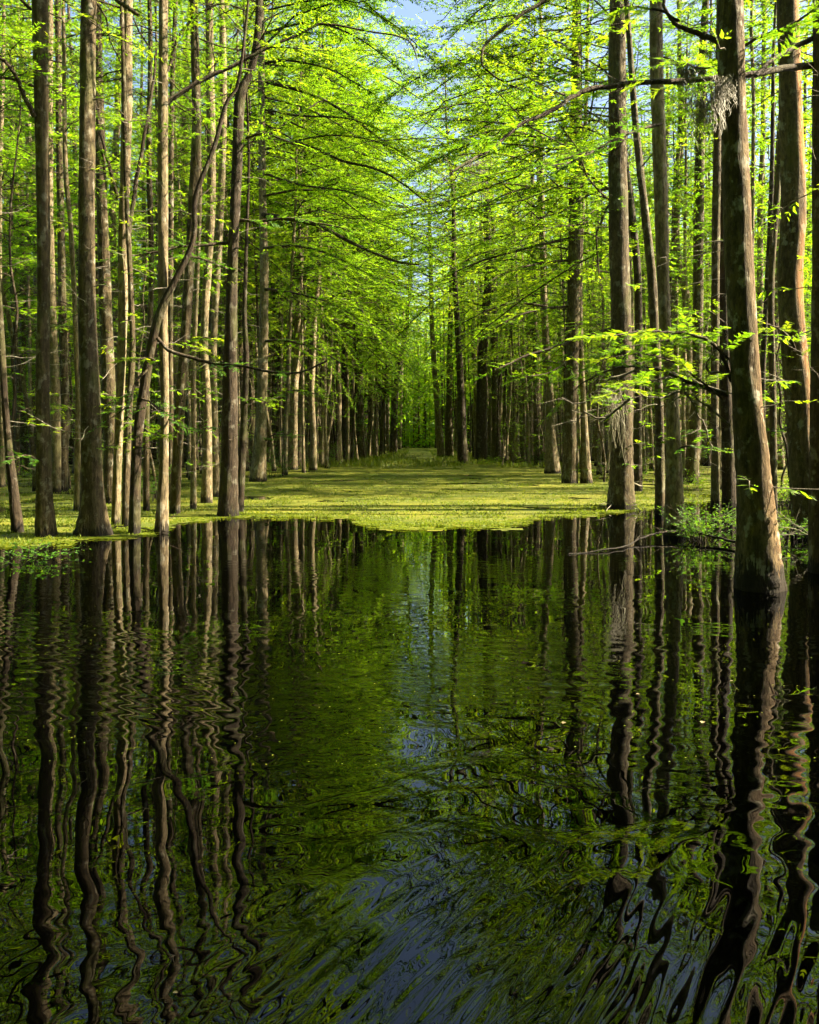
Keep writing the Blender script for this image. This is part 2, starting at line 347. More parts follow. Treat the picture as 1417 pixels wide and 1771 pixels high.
# ------------------------------------------------------------------ trees one can tell apart
# (points x, y, width in rows of the photograph from the foot up; bark; crown from z; label)
A, Pl, Dk, Su = 'A', 'P', 'D', 'R'
TREES = [
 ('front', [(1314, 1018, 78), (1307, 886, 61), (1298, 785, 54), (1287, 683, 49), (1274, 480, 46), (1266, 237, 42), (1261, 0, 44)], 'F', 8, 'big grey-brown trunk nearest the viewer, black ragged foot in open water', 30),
 ('rusty', [(1397, 925, 50), (1391, 830, 47), (1382, 700, 43), (1374, 600, 42), (1370, 480, 41), (1377, 340, 40), (1368, 34, 35)], Su, 8, 'stout trunk with an orange sun-tinted side behind bare twigs in the water', 26),  # orange side is sunlight painted into the bark, not rust
 ('edge', [(1424, 990, 44), (1420, 800, 34), (1419, 480, 32), (1418, 0, 34)], A, 7, 'dark trunk cut by the right picture edge that sends a long black limb leftwards', 26),
 ('R3', [(1075, 881, 48), (1075, 800, 40), (1075, 582, 35), (1071, 330, 32), (1071, 0, 28)], A, 6, 'thick dark trunk with a broad square foot at the duckweed edge, moss before it', 26),
 ('R6', [(1168, 925, 37), (1165, 800, 26), (1161, 683, 20), (1150, 548, 20), (1144, 270, 23), (1139, 0, 22)], Pl, 7, 'slightly bowed grey trunk standing in ferns behind the fallen branch', 25),
 ('R10', [(1262, 874, 24), (1258, 700, 20), (1254, 480, 20), (1250, 0, 16)], Dk, 8, 'dark trunk half hidden close behind the big nearest trunk', 24),
 ('R8', [(1238, 875, 15), (1239, 700, 13), (1240, 548, 14), (1240, 300, 13), (1243, 0, 10)], A, 7, 'thin upright trunk beside the shaded half hidden one, clear of the ferns', 22),
 ('R5', [(1142, 888, 17), (1139, 700, 14), (1130, 560, 15), (1126, 470, 15), (1112, 330, 13), (1100, 200, 11), (1088, 20, 9)], A, 6, 'slanting trunk that leans towards the thick mossy one, right edge lit', 22),
 ('R4', [(1104, 850, 15), (1104, 650, 13), (1102, 480, 13), (1090, 350, 12), (1080, 260, 9), (1076, 120, 7)], Dk, 7, 'black crooked trunk close beside the thick square-footed one', 18),
 ('R7', [(1195, 837, 26), (1203, 700, 18), (1207, 560, 17), (1212, 300, 17), (1218, 60, 13)], A, 6, 'trunk with a sunlit right edge and wide foot behind the fern shrubs', 24),
 ('R11', [(1338, 876, 13), (1340, 683, 11), (1336, 480, 11), (1350, 240, 10), (1358, 120, 8)], A, 8, 'thin wavy trunk between the nearest trunk and the orange-sided one', 20),
 ('R14', [(1322, 862, 11), (1320, 640, 9), (1329, 420, 9), (1334, 250, 7)], Dk, 8, 'thinner dark stem farther back between the nearest and the orange-sided trunks', 18),
 ('R1', [(986, 836, 27), (989, 720, 23), (991, 615, 22), (996, 300, 22), (999, 34, 16)], A, 5, 'straight brown trunk of the pair rooted on the lit duckweed, the thicker one', 26),
 ('R2', [(1015, 836, 21), (1011, 717, 11), (1005, 548, 9), (1007, 400, 8), (1013, 200, 7)], Pl, 6, 'slim sunlit trunk of the pair rooted on the lit duckweed, with a wide foot', 22),
 ('C20', [(957, 819, 28), (953, 740, 16), (951, 650, 12), (945, 575, 11), (939, 400, 10), (935, 200, 9)], Pl, 6, 'leaning trunk with a bright lit edge beside the fallen brush', 23),
 ('C19', [(930, 806, 11), (927, 650, 9), (925, 450, 8)], A, 6, 'thin trunk between the brush pile and the leaning bright-edged trunk', 20),
 ('C18', [(914, 800, 18), (917, 600, 14), (919, 400, 12), (921, 200, 10)], A, 5, 'dark trunk rising just behind the fallen leafy brush', 24),
 ('C17', [(888, 790, 25), (889, 680, 19), (889, 582, 18), (885, 300, 13), (884, 180, 11)], A, 6, 'broad straight trunk left of the brush pile at the lane edge', 26),
 ('C16', [(861, 797, 19), (858, 720, 13), (857, 650, 12), (856, 530, 12), (850, 330, 10)], A, 5, 'trunk leaning slightly leftwards between two broader lane-side trunks', 24),
 ('C15', [(834, 800, 21), (834, 700, 18), (836, 600, 15), (845, 480, 14), (842, 330, 12)], Dk, 5, 'dark broad trunk with grey moss high up at the lane edge', 25),
 ('C14', [(801, 802, 18), (800, 740, 15), (797, 650, 12), (792, 560, 10), (786, 450, 8)], Dk, 6, 'dark trunk leaning to the lane with a spread foot in the weeds', 22),
 ('C13', [(778, 791, 15), (778, 700, 11), (779, 600, 9), (783, 450, 8)], A, 6, 'upright trunk second from the open lane on its right side', 22),
 ('C12', [(764, 790, 14), (757, 700, 10), (751, 615, 9), (747, 530, 8), (746, 430, 7)], Pl, 8, 'slim bright-edged trunk leaning over the right side of the open lane', 22),
 ('C9', [(680, 786, 14), (683, 683, 11), (692, 620, 9), (700, 580, 8), (709, 505, 7)], Dk, 8, 'dark trunk leaning over the left side of the open lane', 22),
 ('C10', [(691, 777, 6), (694, 650, 5), (697, 540, 4)], Pl, 9, 'pale thin stem just inside the dark trunk that leans over the lane', 20),
 ('C7', [(641, 791, 11), (640, 650, 8), (643, 480, 7)], A, 6, 'thin trunk beside the straight lane-side trunk with lichen', 22),
 ('C8', [(658, 791, 7), (663, 700, 6), (669, 560, 5), (672, 400, 5)], A, 7, 'very thin slanting stem in the weeds before the lane', 18),
 ('C6', [(624, 795, 18), (622, 700, 13), (621, 580, 12), (620, 480, 12), (618, 380, 10)], A, 5, 'straight trunk with lichen left of the lane, a branch to the lane', 25),
 ('C5', [(592, 800, 15), (595, 720, 11), (596, 650, 10), (597, 480, 9), (596, 330, 8)], Dk, 5, 'dark trunk doubled by a thin pale stem in the tall weeds', 24),
 ('C5b', [(601, 801, 6), (600, 650, 5), (592, 500, 4), (589, 400, 4)], Pl, 7, 'thin pale stem rising against the dark trunk in the tall weeds', 18),
 ('C4', [(566, 800, 9), (563, 650, 7), (560, 480, 6), (562, 350, 6)], A, 5, 'lone thin trunk between two wider trunks behind the tall weeds', 22),
 ('C3', [(538, 799, 16), (537, 700, 12), (536, 560, 10), (534, 400, 9)], Dk, 5, 'shadowed trunk just behind the one at the corner of the lit duckweed', 23),
 ('C2', [(516, 808, 18), (520, 700, 13), (523, 582, 11), (525, 480, 11), (529, 305, 9)], A, 5, 'trunk at the far corner of the lit duckweed, slanting slightly rightwards', 25),
 ('C1', [(485, 803, 15), (484, 650, 11), (483, 480, 10), (486, 300, 8)], Dk, 5, 'dark trunk in the gap between the pale-edged trunk and the duckweed corner', 23),
 ('T13', [(446, 833, 29), (451, 740, 20), (453, 683, 18), (456, 480, 15), (453, 330, 13), (452, 0, 11)], Pl, 5, 'pale-edged trunk with a wide foot alone on the duckweed, long limbs rightwards', 26),
 ('T12', [(414, 886, 14), (420, 740, 12), (424, 615, 10), (421, 548, 8), (424, 440, 6)], Dk, 6, 'thin black stem growing against the thick dark knotted trunk', 13),
 ('T11', [(394, 893, 36), (397, 800, 28), (399, 683, 26), (403, 480, 18), (411, 270, 18), (415, 165, 17), (436, 110, 13), (447, 0, 12)], Dk, 7, 'thick dark trunk at the water edge with a black knot high up', 22),
 ('T10', [(373, 860, 14), (371, 700, 11), (369, 580, 11), (378, 400, 12), (385, 200, 12), (383, 0, 10)], Pl, 6, 'pale trunk squeezed between the knotted trunk and the bare-footed one', 24),
 ('T9', [(357, 870, 20), (359, 717, 13), (352, 580, 13), (360, 420, 14), (364, 300, 15), (362, 0, 13)], Pl, 6, 'sunlit slim trunk with a spread foot, second behind the knotted trunk', 25),
 ('T8', [(334, 881, 11), (335, 740, 8), (335, 650, 8), (343, 480, 7), (347, 300, 6)], Pl, 6, 'very thin pale trunk alone on the shaded duckweed', 20),
 ('T7', [(302, 889, 18), (310, 740, 17), (322, 580, 17), (334, 340, 17), (338, 200, 16), (333, 0, 13)], A, 6, 'slanting dark trunk behind the sunlit pale one', 24),
 ('T6', [(279, 921, 23), (284, 800, 16), (287, 683, 14), (285, 560, 16), (284, 420, 17), (282, 200, 17), (281, 0, 15)], Pl, 7, 'bright sunlit pale trunk at the bank with a limb arching rightwards', 24),
 ('T5', [(232, 924, 20), (236, 760, 17), (250, 650, 17), (271, 548, 16), (298, 487, 13), (322, 440, 11), (334, 400, 9), (336, 339, 9), (369, 254, 8), (390, 180, 7), (410, 150, 6), (424, 60, 5)], Dk, 9, 'black crooked trunk leaning far to the knot of its neighbour', 11),
 ('T4b', [(218, 911, 15), (220, 740, 12), (226, 600, 10), (222, 480, 9), (215, 300, 8)], A, 7, 'dark thin trunk close against the tall pale lichened trunk', 20),
 ('T4', [(200, 909, 15), (206, 760, 14), (212, 600, 15), (212, 400, 17), (216, 200, 18), (218, 0, 17)], Pl, 7, 'tall pale lichened trunk, brightest in its upper half', 25),
 ('T3', [(190, 871, 22), (190, 760, 22), (187, 683, 23), (182, 480, 20), (177, 300, 17), (169, 0, 13)], A, 6, 'dark trunk right behind the buttressed trunk', 25),
 ('T2', [(161, 926, 54), (161, 880, 40), (160, 800, 34), (159, 683, 32), (153, 480, 28), (151, 240, 26), (150, 0, 26)], A, 8, 'big dark trunk with a ribbed reddish buttress at the bank', 26),
 ('T19', [(134, 884, 13), (136, 740, 9), (137, 683, 8), (133, 548, 8), (125, 406, 8), (115, 305, 8), (111, 203, 7), (107, 30, 6)], Pl, 7, 'thin bending pale trunk just left of the buttressed trunk', 20),
 ('T18', [(109, 850, 16), (110, 700, 15), (106, 550, 13), (105, 400, 12), (103, 34, 10)], A, 6, 'dark trunk between the bending pale one and the smooth bank trunk', 24),
 ('T17', [(97, 852, 16), (96, 700, 16), (92, 550, 14), (88, 400, 14), (85, 170, 12), (84, 0, 10)], Pl, 6, 'trunk tucked close behind the smooth bank trunk, lit in patches', 24),
 ('T1', [(80, 929, 35), (77, 850, 27), (75, 740, 23), (73, 600, 22), (73, 480, 21), (68, 240, 22), (65, 0, 26)], A, 8, 'smooth brown trunk at the bank with an arching limb leftwards', 25),
 ('T14', [(31, 921, 19), (20, 820, 15), (13, 760, 12), (6, 680, 11), (-6, 520, 10)], Dk, 6, 'dark stem with a black foot leaning out at the left picture edge', 18),
 ('T15', [(61, 850, 9), (58, 800, 9), (44, 697, 8), (20, 582, 8), (2, 500, 7), (-14, 420, 7)], A, 8, 'thin slanting trunk leaning leftwards behind the leaning dark stem', 20),
 ('T16', [(3, 843, 11), (2, 700, 9), (1, 560, 9), (2, 300, 8)], Pl, 6, 'pale trunk cut by the left picture edge', 22),
 ('T23', [(295, 866, 10), (296, 640, 9), (297, 400, 9), (297, 150, 8)], A, 6, 'thin trunk peeping out behind the sunlit pale trunk', 22),
 ('T24', [(253, 884, 11), (255, 700, 10), (262, 480, 9), (255, 260, 9), (257, 30, 7)], A, 6, 'plain thin trunk behind the black crooked one', 22),
 ('T25', [(470, 800, 10), (473, 600, 8), (470, 400, 8), (466, 200, 7)], Dk, 5, 'thin dark trunk close right of the pale-edged trunk', 22),
]
MATS = {A: BARK, Pl: BARK_PALE, Dk: BARK_DARK, Su: BARK_SUNSIDE, 'F': BARK_FRONT}
TREE = {}
placed = []
for key, ps, bk, zlo, label, ht in TREES:
    rng = np.random.default_rng(abs(hash(key)) % 1 + sum(map(ord, key)) * 7 + len(ps))
    d = dist_of(ps[0][1])
    pts = [np.append(pt(x, y, d), w / 2 / F * d) for x, y, w in ps]
    pts[0][2] = 0.
    below = pts[0].copy(); below[2] = -.35
    last, prev = pts[-1], pts[-2]
    dz = max(last[2] - prev[2], .5)
    slope = np.clip((last[0] - prev[0]) / dz, -.05, .05)
    ztop = max(ht + (4 if ht > 21 else 0), last[2] + 2.)
    for q in (.3, .65, 1.):
        z = last[2] + (ztop - last[2]) * q
        pts.append(np.array([last[0] + slope * (z - last[2]) * (1 - .4 * q) + rng.normal() * .1, last[1] + rng.normal() * .12, z, max(last[3] * (1 - .85 * q), .012)]))
    arr = smooth_path(np.array([below] + pts), 5)
    arr[:, 1] += .10 * np.sin(arr[:, 2] * .35 + rng.uniform(0, 6)) * np.clip(arr[:, 2] / 3, 0, 1)
    near = d < 24
    root = empty('cypress_tree', (arr[0, 0], d, 0)); TREE[key] = root
    tag(root, label, 'tree', 'trees of the flooded forest')
    loc = arr.copy(); loc[:, 0] -= arr[0, 0]; loc[:, 1] -= d
    root['_w'] = 0.; del root['_w']
    k = 40 if d < 11 else 26 if near else 14
    wid = max(loc[0, 3], .05)
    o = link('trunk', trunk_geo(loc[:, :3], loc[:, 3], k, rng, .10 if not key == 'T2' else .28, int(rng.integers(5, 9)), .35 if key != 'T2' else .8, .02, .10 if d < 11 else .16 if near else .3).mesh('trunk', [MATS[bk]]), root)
    zz, xx, yy = loc[:, 2], loc[:, 0], loc[:, 1]
    ax = lambda z, zz=zz, xx=xx, yy=yy: np.array([np.interp(z, zz, xx), np.interp(z, zz, yy), z])
    TREE[key + '_axis'] = (ax, arr[0, 0], d)
    R = 1.6 + 8 * wid if ht > 15 else 1.3
    R = min(max(R, 2.6), 3.8) if ht > 15 else R
    nl = int((ztop - zlo) * 2.8)
    if near:
        g = crown_geo(rng, ax, zlo, ztop - .2, R, int(nl * (.42 if arr[0, 0] > 3 else .7)), .019, .09, .012)
        for q in range(int(rng.integers(10, 22))):           # short dead twigs and sprouts low on the trunk
            z = rng.uniform(.8, zlo + 1); a = rng.uniform(0, 6.28); l = rng.uniform(.25, .9)
            t = np.linspace(0, 1, 5)[:, None]
            pq = ax(z) + np.array([math.cos(a), math.sin(a), rng.uniform(-.35, .5)]) * (l * t) + np.cumsum(rng.normal(size=(5, 3)) * .05 * l, axis=0) * (t > 0)
            tube(g, pq, np.linspace(.008, .003, 5), 4, 2)
            Q = twigs_on(pq, rng, .12, .35, (.12, .35), (.5, 1.2), .3); twig_wood(g, *Q, .0022, m=2)
            if rng.random() < .55: sprays(g, *Q, rng, .025, .12, .016, 1)
        link('crown', g.mesh('crown', [WOOD, LEAF, DEAD], (True, False, True)), root)
    else:
        arch = abs(arr[0, 0] - .0115 * d) < 9 and d < 66
        o = link('crown', (ARCH if arch else CROWNS)[int(rng.integers(3 if arch else len(CROWNS)))], root)
        mid = ax(14.); dirv = Vector((mid[0], mid[1], 14.))
        qz = Matrix.Rotation((0 if arr[0, 0] < .0115 * d else PI) + rng.normal() * .3, 4, 'Z') if arch else Matrix.Rotation(rng.uniform(0, 6.28), 4, 'Z')
        o.matrix_local = Vector((0, 0, 1)).rotation_difference(dirv).to_matrix().to_4x4() @ qz @ Matrix.Diagonal((.95, .95, ztop / HT, 1))
    placed.append((arr[0, 0], d))

# ------------------------------------------------------------------ limbs one can follow in the picture
def limb(key, pts, w0, w1, dd=0., leafy=.6, fine=False, wood=WOOD, leafm=LEAF, depth=None, tl=(.4, 1.), spacing=.12, name='branch', wob=.012, rs=1):
    """A limb through picture points, at its tree's distance (or its own), drifting dd metres in depth along its length."""
    ax, x0, d0 = TREE[key + '_axis']; root = TREE[key]
    rng = np.random.default_rng(int(sum(p[0] * 3 + p[1] for p in pts)) * rs)
    d = depth or d0
    n = len(pts)
    P = np.array([pt(x, y, d + dd * i / (n - 1)) for i, (x, y) in enumerate(pts)])
    P = smooth_path(P, 6)
    P[3:] += np.cumsum(rng.normal(size=(len(P) - 3, 3)), axis=0) * wob * .5
    P -= [x0, d0, 0]
    g = Geo()
    tube(g, P, np.linspace(w0, w1, len(P)) / 2 / F * d, 8, 0, .05, rng)
    T_ = twigs_on(P, rng, spacing, .12, tl, (.5, 1.2), .22)
    twig_wood(g, *T_, .0035, .3)
    o = link(name, g.mesh('branch', [wood]), root)
    if leafy > 0:
        h = Geo(); keep = rng.random(len(T_[0])) < leafy
        if keep.sum() > 1:
            a, b, c = (q[keep] for q in T_)
            if fine: sprays(h, a, b, c, rng, .012, .105, .012, 0, needles=True, tilt=.45)
            else: sprays(h, a, b, c, rng, *((.022, .15, .022) if d > 22 else (.017, .115, .015)), 0)
            link('foliage', h.mesh('foliage', [leafm], (False,)), o)
    return o
# right-hand limbs
limb('edge', [(1418, 112), (1372, 118), (1330, 127), (1285, 134), (1180, 143), (1100, 149), (1000, 161), (955, 188), (900, 216), (840, 260), (778, 295)], 13, 3, -2.2, .62, True, spacing=.15)
limb('edge', [(1416, 62), (1360, 92), (1322, 118), (1300, 133)], 9, 6, -.8, .3, True)
limb('front', [(1243, 74), (1205, 52), (1174, 37), (1157, 18), (1159, -25)], 10, 5, .3, .4, True)
limb('front', [(1174, 37), (1140, 20), (1098, 15), (1040, 22)], 6, 2, .2, .6, True)
limb('front', [(1270, 90), (1310, 66), (1360, 41), (1405, 14), (1450, -20)], 6, 3, -.4, .7, True)
limb('front', [(1266, 660), (1245, 606), (1205, 578), (1150, 569), (1100, 570), (1050, 578)], 7, 2, -.9, 1., True, tl=(.3, .62), spacing=.085)
limb('front', [(1258, 684), (1225, 671), (1188, 660), (1140, 640), (1085, 635), (1030, 655), (985, 690)], 8, 2, -.2, .7, True, tl=(.25, .55), spacing=.12)
for q, ps in enumerate([[(1262, 735), (1220, 700), (1180, 690), (1150, 700)], [(1255, 650), (1228, 632), (1232, 600), (1246, 575)],
                        [(1190, 660), (1160, 690), (1120, 700), (1070, 690)], [(1100, 640), (1060, 660), (1020, 700), (975, 705)],
                        [(1180, 658), (1190, 700), (1205, 745), (1210, 800)], [(1090, 690), (1050, 720), (1000, 715), (965, 735)]]):
    limb('front', ps, 4.5, 1.2, -.3 + .15 * q, .12, True, DEAD, tl=(.12, .35), spacing=.07, wob=.03)
limb('rusty', [(1392, 640), (1370, 590), (1345, 568), (1320, 560)], 5, 2, -.8, .8, True)
limb('rusty', [(1380, 700), (1362, 668), (1350, 655), (1330, 648)], 4, 1.2, -.6, .1, True, DEAD, tl=(.15, .3))
limb('R3', [(1071, -90), (1010, -40), (951, 0), (900, 30), (870, 54), (842, 80), (836, 95), (839, 122), (870, 149), (905, 165)], 9, 2, -1., .55, tl=(.4, .9))
limb('R3', [(1068, 568), (1022, 580), (960, 602), (914, 616), (886, 629), (860, 640)], 7, 2.5, -.6, .6)
limb('R4', [(1094, 338), (1056, 356), (1040, 385), (1033, 406), (1035, 454), (1042, 500)], 6, 2, -.3, .3)
limb('R4', [(1080, 320), (1040, 330), (1005, 345), (971, 369), (930, 380)], 6, 2, -.3, .55)
limb('R1', [(990, 412), (954, 420), (886, 437), (829, 454), (790, 470)], 6, 2, -1., .7)
limb('R1', [(995, 228), (960, 240), (925, 262), (880, 275)], 6, 2, -1., .8)
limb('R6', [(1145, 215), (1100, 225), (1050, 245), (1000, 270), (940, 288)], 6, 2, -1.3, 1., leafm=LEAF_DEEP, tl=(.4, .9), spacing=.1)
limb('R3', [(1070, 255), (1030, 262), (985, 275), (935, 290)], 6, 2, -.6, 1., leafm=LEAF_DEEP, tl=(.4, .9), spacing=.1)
limb('R6', [(1150, 100), (1180, 110), (1215, 118), (1250, 112)], 5, 2, -2., .9, fine=True)
limb('C17', [(886, 240), (850, 215), (800, 205), (760, 222)], 6, 2, -3., .9, tl=(.5, 1.2))
# left-hand limbs
limb('T6', [(284, 183), (303, 166), (345, 138), (400, 110), (440, 91), (480, 73), (520, 55), (555, 41), (615, 51), (697, 68), (717, 101)], 9, 2, .8, .6, tl=(.35, .8))
limb('T6', [(281, 135), (294, 110), (306, 75), (325, 42), (360, 15), (390, 3), (430, 15)], 7, 2.5, .3, .4)
limb('T1', [(60, 203), (50, 185), (37, 160), (24, 130), (8, 108), (-20, 96)], 9, 5, -.3, .3)
limb('T1', [(58, 150), (40, 143), (18, 136), (-14, 132)], 5, 3, -.3, .3)
limb('T1', [(52, 16), (40, 5), (25, -10)], 6, 4, -.3, .3)
limb('T2', [(160, -60), (185, -20), (205, 2), (220, 12), (237, 26)], 9, 6, -.4, 0.)
limb('T4', [(222, 408), (228, 375), (238, 330), (250, 262), (262, 190), (272, 140), (276, 100)], 9, 4, .3, .4)
limb('T3', [(204, 345), (195, 310), (184, 270), (172, 220), (165, 165)], 7, 4, -.4, .3)
limb('T13', [(455, 238), (480, 244), (534, 254), (588, 278), (643, 291), (683, 312), (737, 352)], 7, 2.5, -.8, .65, tl=(.4, 1.))
limb('T13', [(454, 372), (480, 376), (548, 390), (615, 423), (683, 450), (727, 457)], 9, 3, -1.2, .6, tl=(.4, 1.))
limb('T13', [(454, 140), (500, 152), (541, 163), (592, 190), (649, 234), (700, 268)], 7, 2.5, -.6, .7, tl=(.4, 1.))
limb('T11', [(412, 250), (440, 235), (470, 236), (500, 248)], 6, 2, -.5, .5)
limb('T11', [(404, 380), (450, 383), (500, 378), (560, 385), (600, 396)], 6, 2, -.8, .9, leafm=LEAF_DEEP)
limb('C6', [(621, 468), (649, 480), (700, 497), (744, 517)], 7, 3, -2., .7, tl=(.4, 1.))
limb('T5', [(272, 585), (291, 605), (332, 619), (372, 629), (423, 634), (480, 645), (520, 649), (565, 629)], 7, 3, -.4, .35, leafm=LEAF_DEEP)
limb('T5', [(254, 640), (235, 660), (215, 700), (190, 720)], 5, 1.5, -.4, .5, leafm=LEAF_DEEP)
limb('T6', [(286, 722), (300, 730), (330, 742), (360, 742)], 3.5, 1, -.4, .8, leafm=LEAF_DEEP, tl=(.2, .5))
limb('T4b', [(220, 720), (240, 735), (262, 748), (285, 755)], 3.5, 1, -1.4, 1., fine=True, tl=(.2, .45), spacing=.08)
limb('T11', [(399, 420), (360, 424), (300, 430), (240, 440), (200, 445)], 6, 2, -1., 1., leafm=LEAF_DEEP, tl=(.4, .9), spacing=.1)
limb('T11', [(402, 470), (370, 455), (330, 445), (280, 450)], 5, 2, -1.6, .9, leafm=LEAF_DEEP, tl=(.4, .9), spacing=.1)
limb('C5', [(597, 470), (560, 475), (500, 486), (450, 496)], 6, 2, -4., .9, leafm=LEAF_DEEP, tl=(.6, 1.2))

for key, ps in [('T13', [(452, -40), (520, -50), (600, -20), (670, 40)]), ('T13', [(452, 60), (530, 40), (610, 60), (690, 120)]), ('T13', [(453, 110), (500, 105), (570, 120), (640, 160)]),
                ('T13', [(454, 190), (520, 200), (600, 205), (660, 225)]), ('T13', [(455, 300), (520, 320), (590, 330), (650, 350)]), ('C2', [(530, 150), (590, 120), (660, 130), (735, 175)]),
                ('C2', [(529, 250), (590, 232), (660, 250), (740, 300)]), ('C2', [(528, 330), (600, 322), (670, 340), (720, 370)]), ('C6', [(618, 260), (680, 240), (740, 255), (790, 290)]), ('C6', [(619, 370), (680, 355), (735, 372)]),
                ('R1', [(998, -20), (920, -30), (840, 10), (775, 70)]), ('R1', [(998, 90), (930, 75), (850, 90), (780, 120)]), ('R1', [(997, 180), (930, 178), (870, 200), (810, 240)]), ('R1', [(994, 330), (940, 322), (880, 335), (830, 360)]),
                ('C20', [(935, 130), (870, 110), (800, 125), (740, 165)]), ('C20', [(936, 240), (870, 225), (810, 245), (760, 280)]), ('C20', [(940, 330), (880, 318), (820, 335), (770, 365)]),
                ('C18', [(921, 180), (860, 165), (800, 175), (745, 210)]), ('C18', [(920, 290), (850, 280), (790, 300), (740, 340)]), ('C17', [(885, 330), (820, 318), (760, 330), (720, 352)]), ('C1', [(486, 200), (550, 180), (630, 190), (700, 230)]),
                ('T13', [(455, 430), (510, 425), (570, 440), (630, 470)]), ('T13', [(455, 500), (500, 505), (560, 520), (610, 545)]), ('T13', [(453, 590), (500, 590), (550, 605), (590, 630)]), ('C2', [(525, 450), (580, 440), (640, 455), (690, 480)]),
                ('C2', [(524, 540), (580, 545), (640, 560), (680, 585)]), ('C1', [(484, 560), (540, 565), (590, 590)]), ('C6', [(620, 520), (670, 520), (720, 540)]), ('C6', [(621, 600), (660, 605), (700, 625)]),
                ('R1', [(993, 450), (940, 455), (880, 470), (830, 500)]), ('R1', [(992, 530), (940, 535), (890, 550), (850, 575)]), ('C20', [(943, 430), (890, 430), (830, 440), (780, 470)]), ('C20', [(946, 530), (890, 525), (840, 540), (800, 560)]),
                ('C17', [(886, 480), (830, 470), (780, 480), (745, 500)]), ('C17', [(889, 570), (840, 560), (800, 575)]), ('C18', [(917, 620), (870, 610), (830, 625)]), ('R2', [(1005, 600), (960, 640), (910, 650)])]:
    limb(key, ps, 5, 1.5, -1.5, .95, tl=(.7, 1.7), spacing=.13)
for key, ps in [('R1', [(997, 130), (900, 100), (800, 105), (715, 140), (660, 180)]), ('T13', [(453, 20), (560, 0), (650, 25), (720, 75), (770, 125)]), ('C20', [(936, 200), (850, 178), (760, 188), (690, 220)]), ('C2', [(529, 200), (620, 178), (700, 192), (770, 235)]),
                ('C20', [(938, 285), (850, 265), (770, 275), (700, 310)]), ('T13', [(455, 260), (560, 235), (650, 245), (745, 290)]), ('R1', [(996, 250), (900, 235), (810, 250), (725, 290)]),
                ('C12', [(746, 480), (715, 468), (680, 478)]), ('C12', [(746, 420), (712, 405), (675, 415)]), ('C12', [(746, 350), (715, 335), (680, 345)]), ('C12', [(747, 540), (720, 532), (690, 545)]),
                ('C9', [(712, 460), (740, 448), (775, 455)]), ('C9', [(713, 390), (740, 380), (775, 390)]), ('C9', [(707, 520), (735, 512), (765, 525)]), ('C6', [(619, 440), (670, 430), (725, 445)]), ('C17', [(886, 420), (820, 405), (750, 415), (705, 435)])]:
    limb(key, ps, 3.5, 1.2, -1.5, 1., tl=(.8, 1.9), spacing=.1)
for q, ps in enumerate([[(1262, 622), (1225, 590), (1170, 585), (1120, 592), (1070, 600)], [(1250, 690), (1210, 655), (1150, 620), (1090, 612), (1040, 628)], [(1188, 660), (1150, 655), (1105, 662), (1060, 680)]]):
    limb('front', ps, 4, 1.5, -.5 - .3 * q, .9, True, tl=(.25, .6), spacing=.09)
for key, ps in [('R6', [(1160, 690), (1130, 680), (1090, 690), (1050, 705)]), ('R6', [(1165, 780), (1190, 770), (1225, 775)]), ('R8', [(1239, 760), (1215, 745), (1190, 750)]), ('R10', [(1256, 560), (1225, 540), (1195, 545)]),
                ('T11', [(398, 640), (360, 610), (320, 600)]), ('T9', [(357, 690), (330, 670), (300, 668), (275, 680)]), ('T6', [(286, 640), (262, 620), (230, 622)]), ('T4', [(206, 700), (185, 680), (165, 684)]),
                ('T13', [(452, 700), (480, 680), (520, 676), (560, 690)]), ('T13', [(449, 770), (475, 752), (505, 752)]), ('T3', [(188, 700), (210, 680), (235, 676)]), ('T1', [(75, 800), (50, 790), (25, 800)]), ('T19', [(136, 720), (115, 705), (98, 712)]),
                ('T12', [(420, 700), (440, 690), (462, 696)]), ('C6', [(622, 690), (660, 672), (700, 668), (735, 680)]), ('C2', [(520, 690), (550, 676), (585, 680)]), ('C17', [(889, 650), (850, 640), (815, 648)]), ('R1', [(990, 640), (955, 626), (915, 632)]),
                ('T5', [(245, 690), (270, 700), (300, 720)]), ('T7', [(318, 600), (345, 585), (375, 590)])]:
    limb(key, ps, 4, 1.3, -.5, .9, leafm=LEAF_DEEP if ps[0][0] % 2 else LEAF, tl=(.3, .7), spacing=.1)

